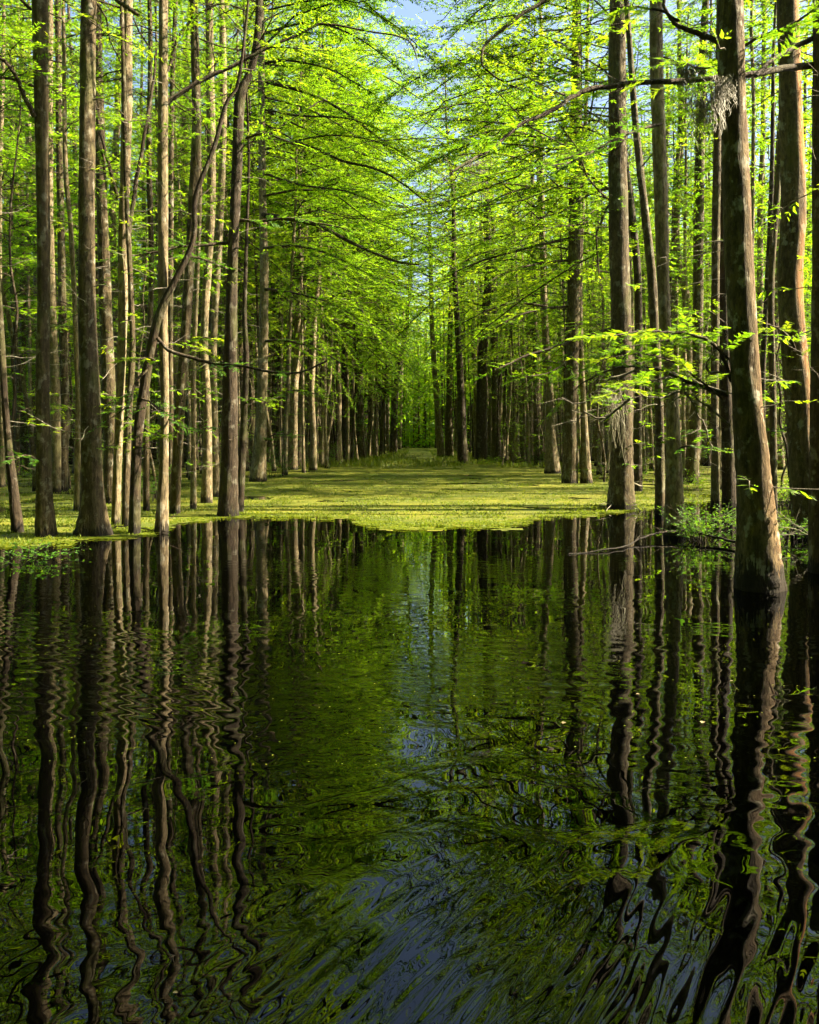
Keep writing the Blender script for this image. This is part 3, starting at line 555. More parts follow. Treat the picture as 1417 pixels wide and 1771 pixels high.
# ------------------------------------------------------------------ the forest behind: every tree an object with its own trunk and crown
def lane(X, d):                                    # the open lane through the trees
    half = np.interp(d, [15, 31, 50, 75, 120, 260], [7.5, 5.7, 3.9, 2.6, 2.6, 3.])
    return abs(X - .0115 * d) < half
rng = np.random.default_rng(77)
spots = []
tries = 0
while len(spots) < 236 and tries < 60000:
    tries += 1
    d = math.sqrt(rng.uniform(22 ** 2, 64 ** 2)); X = rng.uniform(-.58, .54) * d
    if lane(X, d): continue
    if d < 30 and abs(X) < 9 : continue
    ok = all((X - a) ** 2 + (d - b) ** 2 > (1.2 if b > 30 else 1.7) ** 2 for a, b in placed)
    if not ok: continue
    spots.append((X, d)); placed.append((X, d))
nbr = 0
for i, (X, d) in enumerate(spots):
    q = int(rng.integers(len(TRUNKS))); pale = rng.random() < (.85 if abs(X) < 14 else .4)  # paler bark near the lane stands in for more light there
    c = int(rng.integers(len(CROWNS))); arch = abs(X - .0115 * d) < 8.5 and d < 58
    thin = rng.random() < (.6 if abs(X) < 14 else .42)
    s = rng.uniform(.35, .62) if thin else rng.uniform(.75, 1.35)
    side = 'left' if X < 0 else 'right'
    zone = 'farthest' if d > 52 else 'middle' if d > 38 else 'nearer'
    build = 'thin' if thin else 'sturdy'
    tone = 'pale' if pale else 'brown'
    label = '%s %s trunk in the %s ranks of the forest %s of the duckweed lane' % (build, tone, zone, side)
    root = empty('cypress_tree', (X, d, 0))
    tag(root, label, 'tree', 'trees of the flooded forest')
    root.rotation_euler = (rng.normal() * .022, rng.normal() * .028 + (-.015 if X > 0 else .01), rng.uniform(0, 6.28))
    hs = rng.uniform(.86, 1.1) if not thin else rng.uniform(.62, .95)
    if X > 3 and d > 34: hs *= .7
    t = bpy.data.objects.new('trunk', (PALE if pale else [m for _, m in TRUNKS])[q]); COL.objects.link(t); t.parent = root
    t.scale = (s, s, hs)
    k = bpy.data.objects.new('crown', ARCH[c % 3] if arch else CROWNS[c]); COL.objects.link(k); k.parent = root
    if abs(X - .0115 * d) < 11 and not arch: k.data = CROWNS[(2, 5, 8)[c % 3]]
    if 43 < d < 64 and abs(X - .0115 * d) < 6 and nbr < 8 and X < 0:
        k.data = BRIDGE[nbr % 2]; nbr += 1; arch = True
    ks = rng.uniform(.6, .9) if (abs(X - .0115 * d) < 8 or d > 42) and not arch else rng.uniform(.75, 1.05) if not thin else rng.uniform(.5, .75)
    if 1.5 < X < 22 and d > 33: ks *= .62
    k.scale = (ks, ks, hs); k.rotation_euler = (0, 0, (rng.normal() * .3 + (0 if X < .0115 * d else PI) if arch else rng.uniform(0, 6.28)) - root.rotation_euler.z)

# saplings: thin stems with small airy crowns, between the trunks
SAP = []
for q in range(5):
    r_ = np.random.default_rng(500 + q); H_ = 9.
    zz = np.linspace(-.2, H_, 12); wob = np.cumsum(r_.normal(size=(12, 2)) * .12, axis=0) * np.clip(zz / 2, 0, 1)[:, None]
    pth = smooth_path(np.column_stack([wob, zz]), 3)
    gt = Geo(); tube(gt, pth, np.linspace(.045, .008, len(pth)), 8, 0, .04, r_)
    ax = lambda z, p=pth: np.array([np.interp(z, p[:, 2], p[:, 0]), np.interp(z, p[:, 2], p[:, 1]), z])
    SAP.append((gt.mesh('trunk', [BARK_DARK if q % 2 else BARK]), crown_geo(r_, ax, .9, H_, 1.3, 38, .05, .12, .017, .3, tsp=.13).mesh('crown', [WOOD, LEAF_DEEP if q % 2 else LEAF], (True, False))))
n = 0; rng = np.random.default_rng(91)
while n < 120:
    d = math.sqrt(rng.uniform(15.5 ** 2, 62 ** 2)); X = rng.uniform(-.54, .54) * d
    if lane(X, d) or d < front(X, d) + 1. or any((X - a) ** 2 + (d - b) ** 2 < .5 for a, b in placed): continue
    if d < 20 and X > 0 : continue
    n += 1; placed.append((X, d)); q = int(rng.integers(5))
    root = empty('sapling', (X, d, 0)); s = rng.uniform(.55, 1.35)
    tag(root, '%s thin-stemmed sapling %s of the duckweed lane %s' % ('low' if s < .9 else 'tall', 'left' if X < 0 else 'right', 'near the pond edge' if d < 30 else 'among the middle ranks' if d < 45 else 'among the far ranks'), 'sapling', 'saplings between the trunks')
    root.rotation_euler = (rng.normal() * .05, rng.normal() * .07, rng.uniform(0, 6.28)); root.scale = (.6 + .4 * s, .6 + .4 * s, s)
    link('trunk', SAP[q][0], root); link('crown', SAP[q][1], root)

# slim young poles crowding both sides of the lane
POLE = []
for q in range(4):
    r_ = np.random.default_rng(600 + q); H_ = 16.
    zz = np.linspace(-.2, H_, 12); wob = np.cumsum(r_.normal(size=(12, 2)) * .09, axis=0) * np.clip(zz / 3, 0, 1)[:, None]
    pth = smooth_path(np.column_stack([wob, zz]), 3)
    ax = lambda z, p=pth: np.array([np.interp(z, p[:, 2], p[:, 0]), np.interp(z, p[:, 2], p[:, 1]), z])
    gt = Geo(); tube(gt, pth, np.linspace(.085, .015, len(pth)) * (1 + .6 * np.exp(-np.maximum(pth[:, 2], 0) / .4)), 10, 0, .03, r_)
    POLE.append((gt.mesh('trunk', [(BARK_PALE, BARK, BARK_PALE, BARK_DARK)[q]]), crown_geo(r_, ax, 5., H_, 1.3, 26, .05, .14, .022, .3).mesh('crown', [WOOD, LEAF], (True, False))))
n = 0; rng = np.random.default_rng(92)
while n < 110:
    d = math.sqrt(rng.uniform(33 ** 2, 68 ** 2)); X = .0115 * d + rng.choice([-1, 1]) * rng.uniform(np.interp(d, [33, 50, 68], [5.6, 4., 2.8]), 13)
    if any((X - a) ** 2 + (d - b) ** 2 < .35 for a, b in placed): continue
    n += 1; placed.append((X, d)); q = int(rng.integers(4)); s = rng.uniform(.8, 1.25)
    root = empty('young_tree', (X, d, 0))
    tag(root, 'slim %s young pole in the %s ranks close %s of the duckweed lane' % (('pale', 'brown', 'pale', 'dark')[q], 'nearer' if d < 48 else 'farther', 'left' if X < 0 else 'right'), 'young tree', 'slim young trees along the lane')
    root.rotation_euler = (rng.normal() * .03, rng.normal() * .035, rng.uniform(0, 6.28)); root.scale = (s, s, rng.uniform(.8, 1.2))
    link('trunk', POLE[q][0], root); link('crown', POLE[q][1], root)

# beyond: what nobody could count
g = Geo(); rng = np.random.default_rng(5)
nfar = 0
while nfar < 2500:
    d = math.sqrt(rng.uniform(60 ** 2, 190 ** 2)); X = rng.uniform(-.60, .60) * d
    if lane(X, d) and d < 125: continue
    nfar += 1
    h = rng.uniform(18, 30); r = .05 + .18 * rng.random() ** 1.6
    lean = rng.normal(size=2) * .02
    zz = np.array([-.2, 1.2, h * .5, h]); p = np.column_stack([X + lean[0] * zz, d + lean[1] * zz, zz])
    tube(g, p, np.array([1.6, 1., .75, .15]) * r, 6, 0 if rng.random() < .6 else 2, upright=True)
    k = int(rng.uniform(220, 320))
    cl = rng.integers(0, 26, k); ca = rng.uniform(0, 6.28, 26)[cl]; cr = rng.uniform(.3, 2.8, 26)[cl]; cz = (5.5 + (h - 5.5) * rng.random(26) ** .85)[cl]
    P = np.column_stack([X + np.cos(ca) * cr + rng.normal(size=k) * .6, d + np.sin(ca) * cr + rng.normal(size=k) * .6, cz + rng.normal(size=k) * .22])
    D = unit(rng.normal(size=(k, 3)) * [1, 1, .3]); Nn = unit(np.array([0, 0, 1.]) + rng.normal(size=(k, 3)) * .45)
    diamonds(g, P, D, Nn, rng.uniform(.35, .75, k), .13, np.clip(rng.random(26)[cl] * .7 + rng.random(k) * .3, 0, 1), 1)
k = 90000                                           # low growth under the far trees
d = np.sqrt(rng.uniform(90 ** 2, 215 ** 2, k)); X = rng.uniform(-.62, .62, k) * d
ok = (np.abs(X - .0115 * d) > 2.6) | (d > 120); X, d = X[ok], d[ok]; k = len(X)
P = np.column_stack([X, d, rng.gamma(1.8, 2.2, k)])
diamonds(g, P, unit(rng.normal(size=(k, 3)) * [1, 1, .4]), unit(np.array([0, 0, 1.]) + rng.normal(size=(k, 3)) * .6), rng.uniform(.3, .7, k), .12, rng.random(k) * .8, 1)
k = 26000
d = rng.uniform(126, 196, k); X = .0115 * d + rng.normal(size=k) * 16
diamonds(g, np.column_stack([X, d, rng.random(k) ** 1.3 * 15]), unit(rng.normal(size=(k, 3)) * [1, 1, .5]), unit(np.array([0, 0, 1.]) + rng.normal(size=(k, 3)) * .7), rng.uniform(.5, 1., k), .2, rng.random(k) * .8, 1)
o = link('far_forest', g.mesh('far_forest', [BARK, LEAF, BARK_DARK, LEAF_DEEP], (True, False, True, False)))
tag(o, 'far-off forest of thin trunks closing the end of the duckweed lane', 'forest', None, 'stuff')

# the same forest closing in behind the viewer and to both sides, out of the frame but shading the pond
g = Geo(); rng = np.random.default_rng(15); nb = 0
while nb < 210:
    X, Y = rng.uniform(-38, 38), rng.uniform(-36, 14)
    if math.hypot(X, Y) < 3.2 or (Y > -2 and abs(X) < 5.2 + .55 * max(Y, 0)) or (X > 7 and Y > 1): continue
    nb += 1
    h = rng.uniform(20, 28); r = rng.uniform(.1, .28)
    zz = np.array([-.2, 1.2, h * .5, h]); p = np.column_stack([X + 0 * zz, Y + 0 * zz, zz])
    tube(g, p, np.array([1.5, 1., .75, .15]) * r, 10, 0, upright=True)
    k = 3600; nc = 90
    cz = 6 + (h - 6) * rng.random(nc) ** .9; ca = rng.uniform(0, 6.28, nc); cr = rng.uniform(.4, 4.2, nc); ci = rng.integers(0, nc, k)
    P = np.column_stack([X + np.cos(ca[ci]) * cr[ci] + rng.normal(size=k) * .55, Y + np.sin(ca[ci]) * cr[ci] + rng.normal(size=k) * .55, cz[ci] + rng.normal(size=k) * .16])
    diamonds(g, P, unit(rng.normal(size=(k, 3)) * [1, 1, .3]), unit(np.array([0, 0, 1.]) + rng.normal(size=(k, 3)) * .4), rng.uniform(.3, .6, k), .11, rng.random(k), 1)
k = 110000                                          # unseen bushes added to block low sky light under the crowns
a = rng.uniform(0, 2 * PI, k); r = rng.uniform(16, 42, k); X, Y = np.sin(a) * r, np.cos(a) * r
Z = rng.gamma(2., 2.6, k); nf = (Y < 2) | (np.abs(X) > .60 * Y + 5.5)
Z = np.minimum(Z, np.where(X > 0, .34 * r, 14.)); X, Y, Z = X[nf], Y[nf], Z[nf]; k = len(X)  # growth on the right kept low to let the sun in
diamonds(g, np.column_stack([X, Y, Z]), unit(rng.normal(size=(k, 3)) * [1, 1, .5]), unit(np.array([0, 0, 1.]) + rng.normal(size=(k, 3)) * .8), rng.uniform(.3, .6, k), .11, rng.random(k) * .6, 1)
o = link('forest', g.mesh('forest', [BARK, LEAF], (True, False)))
tag(o, 'forest of flooded trunks around and behind the viewer', 'forest', None, 'stuff')

# ------------------------------------------------------------------ water
def water_mesh():
    rng = np.random.default_rng(9)
    rows = np.concatenate([[-60, -20, -6, -2, .5, 1.2], F * EYE / (np.arange(1830, 885, -1.15) - HOR), F * EYE / (np.arange(884, 764, -4.) - HOR), [400, 700, 1500]])
    u = np.concatenate([-np.geomspace(8, .66, 12)[:-1], np.linspace(-.62, .62, 470), np.geomspace(.66, 8, 12)[1:]])
    Y = np.repeat(rows[:, None], len(u), 1); X = u[None, :] * np.maximum(np.abs(Y), 1.6)
    Z = np.zeros_like(X)
    def waves(n, lam, slope, dirmu=None, dirsd=None):
        z = np.zeros_like(X)
        for _ in range(n):
            l = math.exp(rng.uniform(math.log(lam[0]), math.log(lam[1])))
            a = rng.uniform(0, 2 * PI) if dirmu is None else rng.normal(dirmu, dirsd)
            kx, ky = 2 * PI / l * math.cos(a), 2 * PI / l * math.sin(a)
            z += slope / (2 * PI / l) * math.sqrt(2. / n) * np.sin(kx * X + ky * Y + rng.uniform(0, 6.28))
        return z
    def patch(n, lam, lo, hi):
        m = waves(n, lam, 1.); m = (m - m.mean()) / m.std()
        return np.clip((m - lo) / (hi - lo), 0, 1)
    fade = np.clip((24 - Y) / 12, .0, 1) * np.clip((Y + 1) / 1., 0, 1)
    nearf = np.clip(1.35 - Y / 7., .0, 1.)
    Z += waves(26, (.5, 1.3), .0055) * (.35 + .8 * nearf)
    Z += waves(40, (.2, .5), .0085, 1.45, .75) * (.3 + .65 * nearf) * (.4 + .6 * patch(8, (2.5, 6), -.8, 1.2))
    Z += waves(44, (.10, .24), .015, 1.5, .8) * np.clip(1.5 - Y / 8, .15, 1) * np.clip(.55 + (Y - 2.4) * .4, .55, 1) * patch(8, (1.2, 3), -.3, 1.4)
    Z += waves(16, (.12, .26), .015, 1.35, .25) * patch(8, (2., 5), .1, 1.3) * np.clip((Y - 2.6) / 2, 0, 1)
    wake = np.exp(-(((X - .35) / .75) ** 2 + ((Y - 2.3) / .6) ** 2))
    Z *= 1 - .6 * wake
    Z += waves(22, (.05, .12), .032, math.atan2(-.53, .845), .07) * wake
    Z *= fade
    n, m = X.shape
    i = np.arange(n - 1)[:, None] * m; j = np.arange(m - 1)[None]
    g = Geo(); g.add(np.stack([X, Y, Z], -1), np.stack([i + j, i + j + 1, i + m + j + 1, i + m + j], -1))
    return g
m, nt = mat('swamp_water')
b = N(nt, 'ShaderNodeBsdfPrincipled'); b.inputs['Base Color'].default_value = (.00008, .0001, .00005, 1)
b.inputs['Roughness'].default_value = .0; b.inputs['IOR'].default_value = 1.4
o_ = N(nt, 'ShaderNodeOutputMaterial'); nt.links.new(b.outputs[0], o_.inputs[0])
WATER = m
o = link('water', water_mesh().mesh('water', [WATER])); tag(o, 'dark rippled swamp water mirroring the trees', 'water', None, 'structure')

# ------------------------------------------------------------------ duckweed
def sines(X, Y, seed, lam, n=14):
    r = np.random.default_rng(seed); z = 0
    for _ in range(n):
        l = math.exp(r.uniform(math.log(lam[0]), math.log(lam[1]))); a = r.uniform(0, 6.28)
        z = z + np.sin(2 * PI / l * (math.cos(a) * X + math.sin(a) * Y) + r.uniform(0, 6.28))
    return z / math.sqrt(n / 2)
m, nt = mat('duckweed_mat'); L = nt.links
tc = N(nt, 'ShaderNodeTexCoord')
n1 = N(nt, 'ShaderNodeTexNoise', i_Scale=.55, i_Detail=5); n2 = N(nt, 'ShaderNodeTexNoise', i_Scale=26., i_Detail=3); n3 = N(nt, 'ShaderNodeTexVoronoi', i_Scale=38.)
for q in (n1, n2, n3): L.new(tc.outputs['Object'], q.inputs['Vector'])
c = ramp(nt, n1.outputs['Fac'], [(.35, (.080, .105, .009)), (.65, (.205, .20, .013))]).outputs[0]
c = mixc(nt, ramp(nt, n2.outputs['Fac'], [(.35, (.95,) * 3), (.58, (0,) * 3)]).outputs[0], c, (.035, .055, .006))
c = mixc(nt, ramp(nt, n3.outputs['Distance'], [(.25, (0,) * 3), (.55, (.45,) * 3)]).outputs[0], c, (.03, .035, .008))
b = N(nt, 'ShaderNodeBsdfPrincipled'); L.new(c, b.inputs['Base Color']); b.inputs['Roughness'].default_value = .7; b.inputs['Specular IOR Level'].default_value = .2
bp = N(nt, 'ShaderNodeBump', i_Strength=.6, i_Distance=.03); L.new(n2.outputs['Fac'], bp.inputs['Height']); L.new(bp.outputs[0], b.inputs['Normal'])
L.new(b.outputs[0], N(nt, 'ShaderNodeOutputMaterial').inputs[0])
DUCK = m
g = Geo(); rng = np.random.default_rng(31)
def sheet(x0, x1, y0, y1, cx, cy, thr, z):
    xs = np.arange(x0, x1, cx); ys = np.arange(y0, y1, cy)
    X, Y = np.meshgrid(xs, ys)
    Xc, Yc = X + cx / 2, Y + cy / 2
    keep = (Yc > front(Xc, Yc) + .3 + .35 * sines(Xc, Yc, 3, (.8, 3)) + .15 * sines(Xc, Yc, 6, (.25, .8))) & (sines(Xc, Yc, 4, (1.2, 7)) < thr(Xc, Yc))
    n, m_ = X.shape
    Xj = X + rng.uniform(-.25, .25, X.shape) * cx; Yj = Y + rng.uniform(-.25, .25, X.shape) * cy
    f = np.stack([np.arange(n - 1)[:, None] * m_ + np.arange(m_ - 1)[None] + o_ for o_ in (0, 1, m_ + 1, m_)], -1)[keep[:-1, :-1]]
    g.add(np.stack([Xj, Yj, np.full_like(X, z)], -1), f)
lanethr = lambda X, Y: np.where(np.abs(X - .0115 * Y) < np.interp(Y, [15, 31, 50], [8, 7, 5]), 1.7, .5)
sheet(-20, 20, 11.5, 34, .14, .14, lanethr, .006)
sheet(-34, 34, 34, 70, .3, .3, lanethr, .006)
sheet(-150, 150, 70, 230, 1.5, 1.5, lambda X, Y: lanethr(X, Y) - .2, .006)
o = link('duckweed', g.mesh('duckweed', [DUCK])); tag(o, 'yellow-green duckweed mat filling the lane between the trunks', 'duckweed', None, 'stuff')

def scatter(n, ymin, ymax, off, test=None, xr=.56):
    """Points on the water in the region the duckweed covers (off metres behind its front edge)."""
    d = F * EYE / (rng.uniform(HOR + F * EYE / ymax - HOR, F * EYE / ymin, n)) if False else np.exp(rng.uniform(math.log(ymin), math.log(ymax), n))
    X = rng.uniform(-xr, xr, n) * d
    e = d - front(X, d)
    ok = (e > off[0]) & (e < off[1])
    if test is not None: ok &= test(X, d)
    return X[ok], d[ok]
# loose pads along the ragged edge and specks on the open water
g = Geo()
X, Y = scatter(260000, 11.5, 20, (-.25, 1.1), lambda X, Y: sines(X, Y, 8, (.3, 1.2)) + rng.normal(size=X.shape) * .5 + (Y - front(X, Y) - .35 + .35 * sines(X, Y, 3, (.8, 3)) * -1) * 2.2 > .1)
X, Y = X[:60000], Y[:60000]
k = len(X); a = rng.uniform(0, 6.28, k)
P = np.column_stack([X, Y, rng.uniform(.008, .016, k)])
diamonds(g, P, np.column_stack([np.cos(a), np.sin(a), rng.normal(size=k) * .12]), unit(np.array([0, 0, 1.]) + rng.normal(size=(k, 3)) * .12), rng.uniform(.02, .06, k), rng.uniform(.012, .025, k), rng.random(k), 0)
d = np.exp(rng.uniform(math.log(4.), math.log(14.), 1500)); X = rng.uniform(-.56, .56, 1500) * d; d, X = d[:600], X[:600]; k = 600; a = rng.uniform(0, 6.28, k)
diamonds(g, np.column_stack([X, d, np.full(k, .004)]), np.column_stack([np.cos(a), np.sin(a), 0 * a]), unit(np.array([0, 0, 1.]) + rng.normal(size=(k, 3)) * .08), rng.uniform(.006, .018, k), .005, rng.random(k), 0)
o = link('floating_weed', g.mesh('floating_weed', [WEED], (False,))); tag(o, 'loose scraps of floating weed along the ragged duckweed edge', 'water weed', None, 'stuff')
# sprigs that stand up out of the mat, taller towards the back
g = Geo()
def blades(n, ymin, ymax, hgt, wid, test, lean=.35, xr=.56, tl=(0, 1)):
    X, Y = scatter(n, ymin, ymax, (.15, 999), test, xr)
    k = len(X)
    D = unit(np.array([0, 0, 1.]) + rng.normal(size=(k, 3)) * lean); Nn = unit(rng.normal(size=(k, 3)) * [1, 1, .2])
    diamonds(g, np.column_stack([X, Y, np.full(k, .003)]), D, Nn, rng.uniform(*hgt, k), wid, rng.uniform(*tl, k), 0)
blades(200000, 12, 50, (.015, .06), .010, lambda X, Y: sines(X, Y, 12, (.5, 3)) > -.2, .8)
blades(16000, 12, 34, (.05, .13), .008, lambda X, Y: sines(X, Y, 13, (.4, 2.5)) > .9)
blades(60000, 42, 95, (.12, .42), .020, lambda X, Y: (sines(X, Y, 14, (1., 6)) > .1) & (np.abs(X - .0115 * Y) < np.interp(Y, [40, 60, 95], [9, 6, 4])) & ((np.abs(X - .0115 * Y) > 1.2) | (Y < 58)), .35, .3)
blades(3000, 12.4, 15.5, (.04, .13), .012, lambda X, Y: (X < -3.6) & (sines(X, Y, 15, (.3, 1.5)) > .0), .5)
o = link('marsh_weed', g.mesh('marsh_weed', [WEED], (False,))); tag(o, 'small green sprigs standing up out of the duckweed mat', 'water weed', None, 'stuff')

# ------------------------------------------------------------------ shrubs and low plants rooted in the water
def shrub(name, x, y, wpx, hpx, label, n=26, seed=1, leafm=LEAF_DEEP, dd=0, leaf=.07, step=.03, cat='shrub', group=None):
    rng = np.random.default_rng(seed * 13 + 5); d = dist_of(y)
    Rr = wpx / 2 / F * d; H = hpx / F * d
    root = empty(name, ((x - CX) / F * d, d, 0)); tag(root, label, cat, group)
    g = Geo(); h = Geo()
    for i in range(n):
        a = rng.uniform(0, 6.28); r = Rr * math.sqrt(rng.random()); hh = H * rng.uniform(.45, 1.05) * (1 - .35 * (r / Rr) ** 2)
        p0 = np.array([math.cos(a) * r * .45, math.sin(a) * r * .45, -.05]); p1 = np.array([math.cos(a) * r, math.sin(a) * r, hh])
        t = np.linspace(0, 1, 6)[:, None]; P = p0 + (p1 - p0) * t; P[:, :2] += np.sin(t * PI) * rng.normal(size=2) * .06 * H
        P[-1, :2] += np.array([math.cos(a), math.sin(a)]) * .08
        tube(g, P, np.linspace(.007, .003, 6), 4)
        Q = twigs_on(P, rng, .07 * max(H, .6), .3, (.12 * H + .08, .3 * H + .12), (.7, 1.3), .2)
        twig_wood(g, *Q, .002)
        sprays(h, *Q, rng, step, leaf, leaf * .2, 0, tilt=.5)
    link('stem', g.mesh('stem', [WOOD]), root); link('foliage', h.mesh('foliage', [leafm], (False,)), root)
    return root
shrub('water_shrub', 1215, 936, 90, 55, 'low ferny green shrub in dark water left of the nearest trunk', 26, 1)
shrub('water_shrub', 1262, 915, 60, 40, 'small green shrub touching the left foot of the nearest trunk', 18, 2)
shrub('water_shrub', 1170, 905, 60, 26, 'low leafy tuft round the foot of the bowed grey trunk', 16, 3)
shrub('water_shrub', 1375, 935, 80, 45, 'sparse green shrub at the foot of the orange-sided trunk', 16, 4)
shrub('water_shrub', 1120, 884, 60, 16, 'flat weedy tuft beside the broad square foot of the mossy trunk', 16, 5, WEED)
shrub('water_shrub', 50, 968, 150, 26, 'bright leafy weed patch on the water at the left picture edge', 20, 6, LEAF_DEEP)
shrub('water_shrub', 1190, 850, 70, 40, 'bright shrub behind the bowed grey trunk', 22, 7, LEAF)
shrub('water_shrub', 1355, 872, 60, 48, 'yellow-green shrub between the nearest trunk and the orange-sided one', 20, 8, LEAF)
shrub('water_shrub', 40, 842, 130, 60, 'lit yellow-green shrub behind the leaning dark stem', 26, 9, LEAF)
shrub('water_shrub', 255, 868, 110, 70, 'dark leafy shrub behind the crooked black trunk', 26, 10)
shrub('water_shrub', 470, 826, 90, 60, 'leafy shrub beside the pale-edged trunk on the duckweed', 26, 11)
shrub('water_shrub', 560, 806, 120, 45, 'broad low shrub behind the tall weeds at the lane mouth', 34, 12)
shrub('water_shrub', 760, 806, 70, 16, 'low weed clump before the slim bright-edged lane trunk', 20, 13, WEED)
shrub('water_shrub', 1085, 838, 60, 50, 'leafy shrub behind the thick square-footed trunk', 22, 14)
shrub('water_shrub', 935, 806, 60, 50, 'dark shrub behind the fallen brush', 22, 15)
shrub('water_shrub', 700, 792, 90, 14, 'low bright weeds across the lane mouth', 30, 16, WEED)

# fallen leafy brush on the duckweed
d = dist_of(806); rng = np.random.default_rng(8)
root = empty('fallen_branch', ((885 - CX) / F * d, d, 0)); tag(root, 'fallen leafy branch heaped on the duckweed before the broad lane trunks', 'branch')
g = Geo(); h = Geo()
for i in range(12):
    a = rng.normal(.05, .35) if i < 6 else rng.normal(3.2, .35)
    ln = rng.uniform(.7, 2.1); t = np.linspace(0, 1, 6)
    P = np.column_stack([np.cos(a) * t * ln, np.sin(a) * t * ln * .7, .12 + .35 * np.sin(t * 2.6) * rng.uniform(.3, 1.3)])
    tube(g, P, np.linspace(.028, .006, 6), 6)
    Q = twigs_on(P, rng, .12, .15, (.25, .5), (.5, 1.2), .3); twig_wood(g, *Q, .004)
    sprays(h, *Q, rng, .04, .14, .022, 0)
link('stem', g.mesh('stem', [WOOD]), root); link('foliage', h.mesh('foliage', [LEAF], (False,)), root)

def floating_branch(pts, w0, w1, label, side, seed, z=.02, m=DEAD):
    rng = np.random.default_rng(seed)
    P = np.array([[(x - CX) / F * dist_of(y), dist_of(y), z + dz] for x, y, dz in pts]); c = P[0].copy(); c[2] = 0
    P = smooth_path(P - c, 5); P += rng.normal(size=P.shape) * .008
    root = empty('fallen_branch', c); tag(root, label, 'branch', 'fallen branches in the water')
    g = Geo(); tube(g, P, np.linspace(w0, w1, len(P)), 8, 0, .06, rng); link('stem', g.mesh('stem', [m]), root)
    for k in range(side):
        i = int(rng.integers(2, len(P) - 3)); t = np.linspace(0, 1, 5)[:, None]
        dv = np.array([rng.normal() * .5, rng.normal() * .3, abs(rng.normal()) * .35 + .08]) * rng.uniform(.4, 1.)
        Q = P[i] + dv * t + np.cumsum(rng.normal(size=(5, 3)) * .02, axis=0) * (t > 0)
        g = Geo(); tube(g, Q, np.linspace(w1 * 1.1, .003, 5), 5)
        tw = twigs_on(Q, rng, .12, .3, (.06, .2), (.5, 1.1), .3); twig_wood(g, *tw, .0025)
        link('twig', g.mesh('twig', [m]), root)
    return root
floating_branch([(1284, 948, .05), (1225, 937, .08), (1181, 932, .10), (1140, 933, .08), (1100, 941, .03), (1066, 951, .0), (984, 959, -.01)], .022, .008, 'long grey fallen branch lying in dark water before the bowed trunk', 5, 3, m=WOOD)
floating_branch([(1340, 930, .05), (1365, 940, .12), (1392, 950, .2), (1425, 962, .25)], .012, .005, 'bare pale twiggy branch in the water beside the nearest trunk', 7, 4)
floating_branch([(1330, 915, .25), (1365, 925, .2), (1400, 935, .1), (1430, 942, .02)], .010, .004, 'thinner bare branch reaching from the water to the orange-sided trunk', 6, 5)
floating_branch([(195, 916, .02), (225, 916, .05), (255, 920, .02), (292, 923, .0)], .014, .006, 'reddish stick lying at the bank before the crooked black trunk', 2, 6, m=WOOD)
floating_branch([(1112, 862, .3), (1085, 872, .5), (1065, 880, .2), (1050, 886, .0)], .02, .006, 'pale dead branch propped against the square-footed mossy trunk', 8, 7)

# moss that hangs from limbs and trunks
def moss(x, y, d, w, h, label, n=260, seed=1):
    rng = np.random.default_rng(seed + 50); c = pt(x, y, d)
    g = Geo(); W = w / F * d; H = h / F * d
    for i in range(n):
        cl = i % 7; u = [-.42, -.26, -.1, .04, .16, .3, .45][cl] + rng.normal() * .045
        l = H * [.35, .6, .45, 1., .75, .9, .4][(cl + seed) % 7] * rng.uniform(.15, 1.)
        p = np.array([u * W, rng.normal() * W * .12, rng.uniform(-.14, .03) * H - .06 * H * (cl % 3)]); k = 9
        t = np.linspace(0, 1, k)
        Q = p + np.column_stack([np.cumsum(rng.normal(size=k) * .022 * (d / 9) ** .5), np.cumsum(rng.normal(size=k) * .022), -t * l])
        r = .0022 * (d / 9) ** .6
        v = np.stack([Q + [r, 0, 0], Q - [r, r, 0]], 1).reshape(-1, 3)
        f = np.array([[2 * q, 2 * q + 1, 2 * q + 3, 2 * q + 2] for q in range(k - 1)])
        g.add(v, f, 0, np.full(k - 1, rng.random()))
    o = link('hanging_moss', g.mesh('hanging_moss', [MOSS])); o.location = c
    tag(o, label, 'moss', 'hanging moss')
    return o
moss(1192, 112, 8.6, 26, 60, 'short grey moss tuft on the long black limb', 160, 1)
moss(1222, 160, 8.6, 62, 105, 'largest pale moss beard hanging left of the nearest trunk', 230, 2)
moss(1248, 132, 8.4, 22, 100, 'thin grey moss strand against the nearest trunk edge', 130, 3)
moss(825, 270, 50, 34, 90, 'dark grey moss veil hanging over the lane', 260, 4)
moss(845, 215, 46, 26, 60, 'small moss veil above the lane trunks', 160, 5)
moss(1062, 660, 16.5, 24, 150, 'long greenish moss curtain down the thick square-footed trunk', 90, 6)
moss(612, 300, 46, 20, 60, 'moss wisp high on the straight lichened lane trunk', 120, 7)

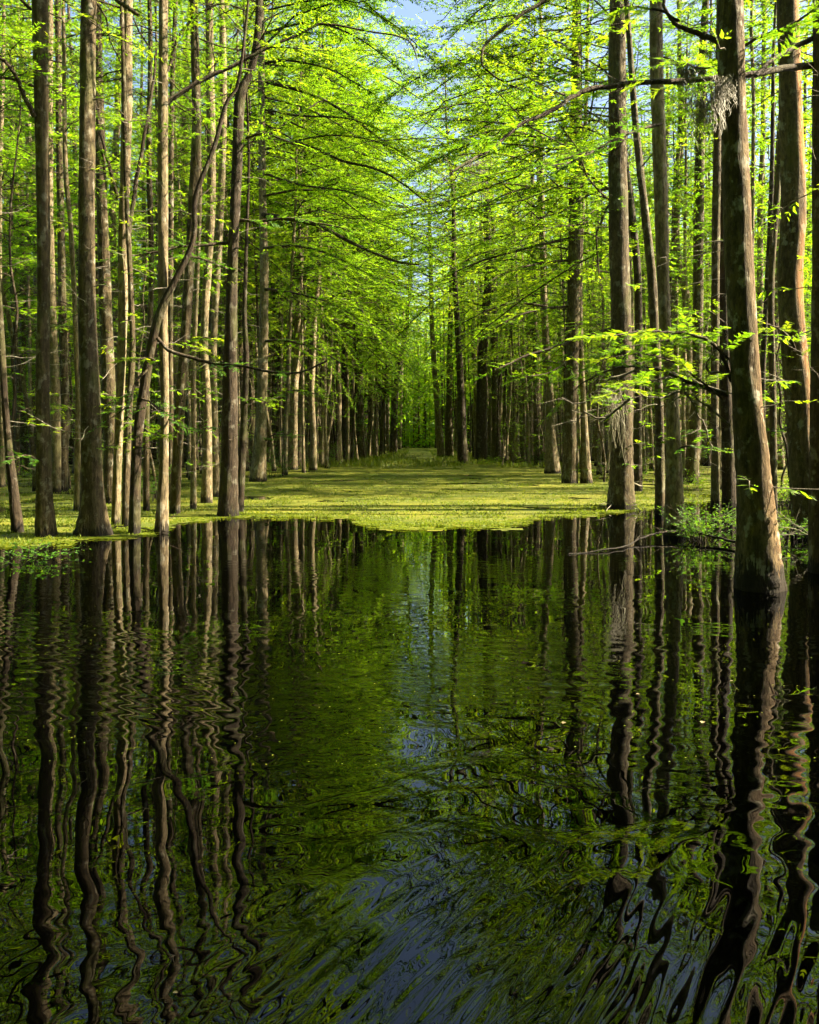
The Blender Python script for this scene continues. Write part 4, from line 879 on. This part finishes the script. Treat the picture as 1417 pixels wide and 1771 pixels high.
# pale leaves that float on the open water
for (x, y, s, label) in [(976, 1253, .032, 'pale bluish leaf floating alone before the mid water reflections'), (1216, 1252, .036, 'cream dry leaf floating below the nearest trunk'),
                         (1104, 1203, .025, 'small tan leaf floating towards the nearest trunk'), (303, 1722, .015, 'tiny white leaf floating low in the picture'), (1266, 1180, .02, 'tiny grey leaf in the nearest trunk reflection')]:
    d = dist_of(y); g = Geo(); t = np.linspace(0, 1, 7); wv = s * .38 * np.sin(PI * np.clip(t, .03, .97)) ** .8
    v = np.concatenate([np.column_stack([t * s - s / 2, wv, .004 + .012 * s * 8 * (t - .5) ** 2 + wv * .3]), np.column_stack([t * s - s / 2, 0 * t, .004 + 0 * t]), np.column_stack([t * s - s / 2, -wv, .004 + .012 * s * 8 * (t - .5) ** 2 + wv * .3])])
    f = [[i, i + 1, i + 8, i + 7] for i in range(6)] + [[i + 7, i + 8, i + 15, i + 14] for i in range(6)]
    g.add(v, f); o = link('floating_leaf', g.mesh('floating_leaf', [FLOATER])); o.location = ((x - CX) / F * d, d, .006); o.rotation_euler = (0, 0, x % 3)
    tag(o, label, 'leaf', 'leaves floating on the water')

# ------------------------------------------------------------------ daylight
SUN_AZ, SUN_EL = math.radians(88), math.radians(40)     # azimuth clockwise from the view direction
w = bpy.data.worlds.new('World'); scn.world = w; w.use_nodes = True
nt = w.node_tree; bg = nt.nodes['Background']
sk = nt.nodes.new('ShaderNodeTexSky'); sk.sky_type = 'NISHITA'; sk.sun_disc = False
sk.sun_elevation = SUN_EL; sk.sun_rotation = SUN_AZ; sk.air_density = 1.; sk.dust_density = 3.; sk.ozone_density = 1.5
nt.links.new(sk.outputs[0], bg.inputs[0]); bg.inputs[1].default_value = .05
sd = bpy.data.lights.new('sun', 'SUN'); sd.energy = 5.; sd.angle = math.radians(.5); sd.color = (1., .84, .58)
so = bpy.data.objects.new('sun', sd); COL.objects.link(so)
to = Vector((math.sin(SUN_AZ) * math.cos(SUN_EL), math.cos(SUN_AZ) * math.cos(SUN_EL), math.sin(SUN_EL)))
so.rotation_euler = to.to_track_quat('Z', 'Y').to_euler(); so.location = to * 60

# ------------------------------------------------------------------ camera and render settings
cd = bpy.data.cameras.new('camera'); cam = bpy.data.objects.new('camera', cd); COL.objects.link(cam)
cam.location = (0, 0, EYE); cam.rotation_euler = (PI / 2, 0, 0)
cd.sensor_fit = 'HORIZONTAL'; cd.sensor_width = 36.; cd.lens = 36. * F / 1417.; cd.shift_y = -(885.5 - HOR) / 1417.
cd.clip_start = .05; cd.clip_end = 3000.
scn.camera = cam
vs = scn.view_settings; vs.view_transform = 'Standard'; vs.look = 'None'; vs.gamma = 1.; vs.exposure = 2.85; vs.use_curve_mapping = False
cy = scn.cycles
cy.max_bounces = 6; cy.diffuse_bounces = 4; cy.glossy_bounces = 2; cy.transmission_bounces = 3; cy.transparent_max_bounces = 4
cy.caustics_reflective = False; cy.caustics_refractive = False; cy.sample_clamp_indirect = 6.
cy.use_denoising = True
cy.use_adaptive_sampling = True; cy.adaptive_threshold = .02; cy.adaptive_min_samples = 24
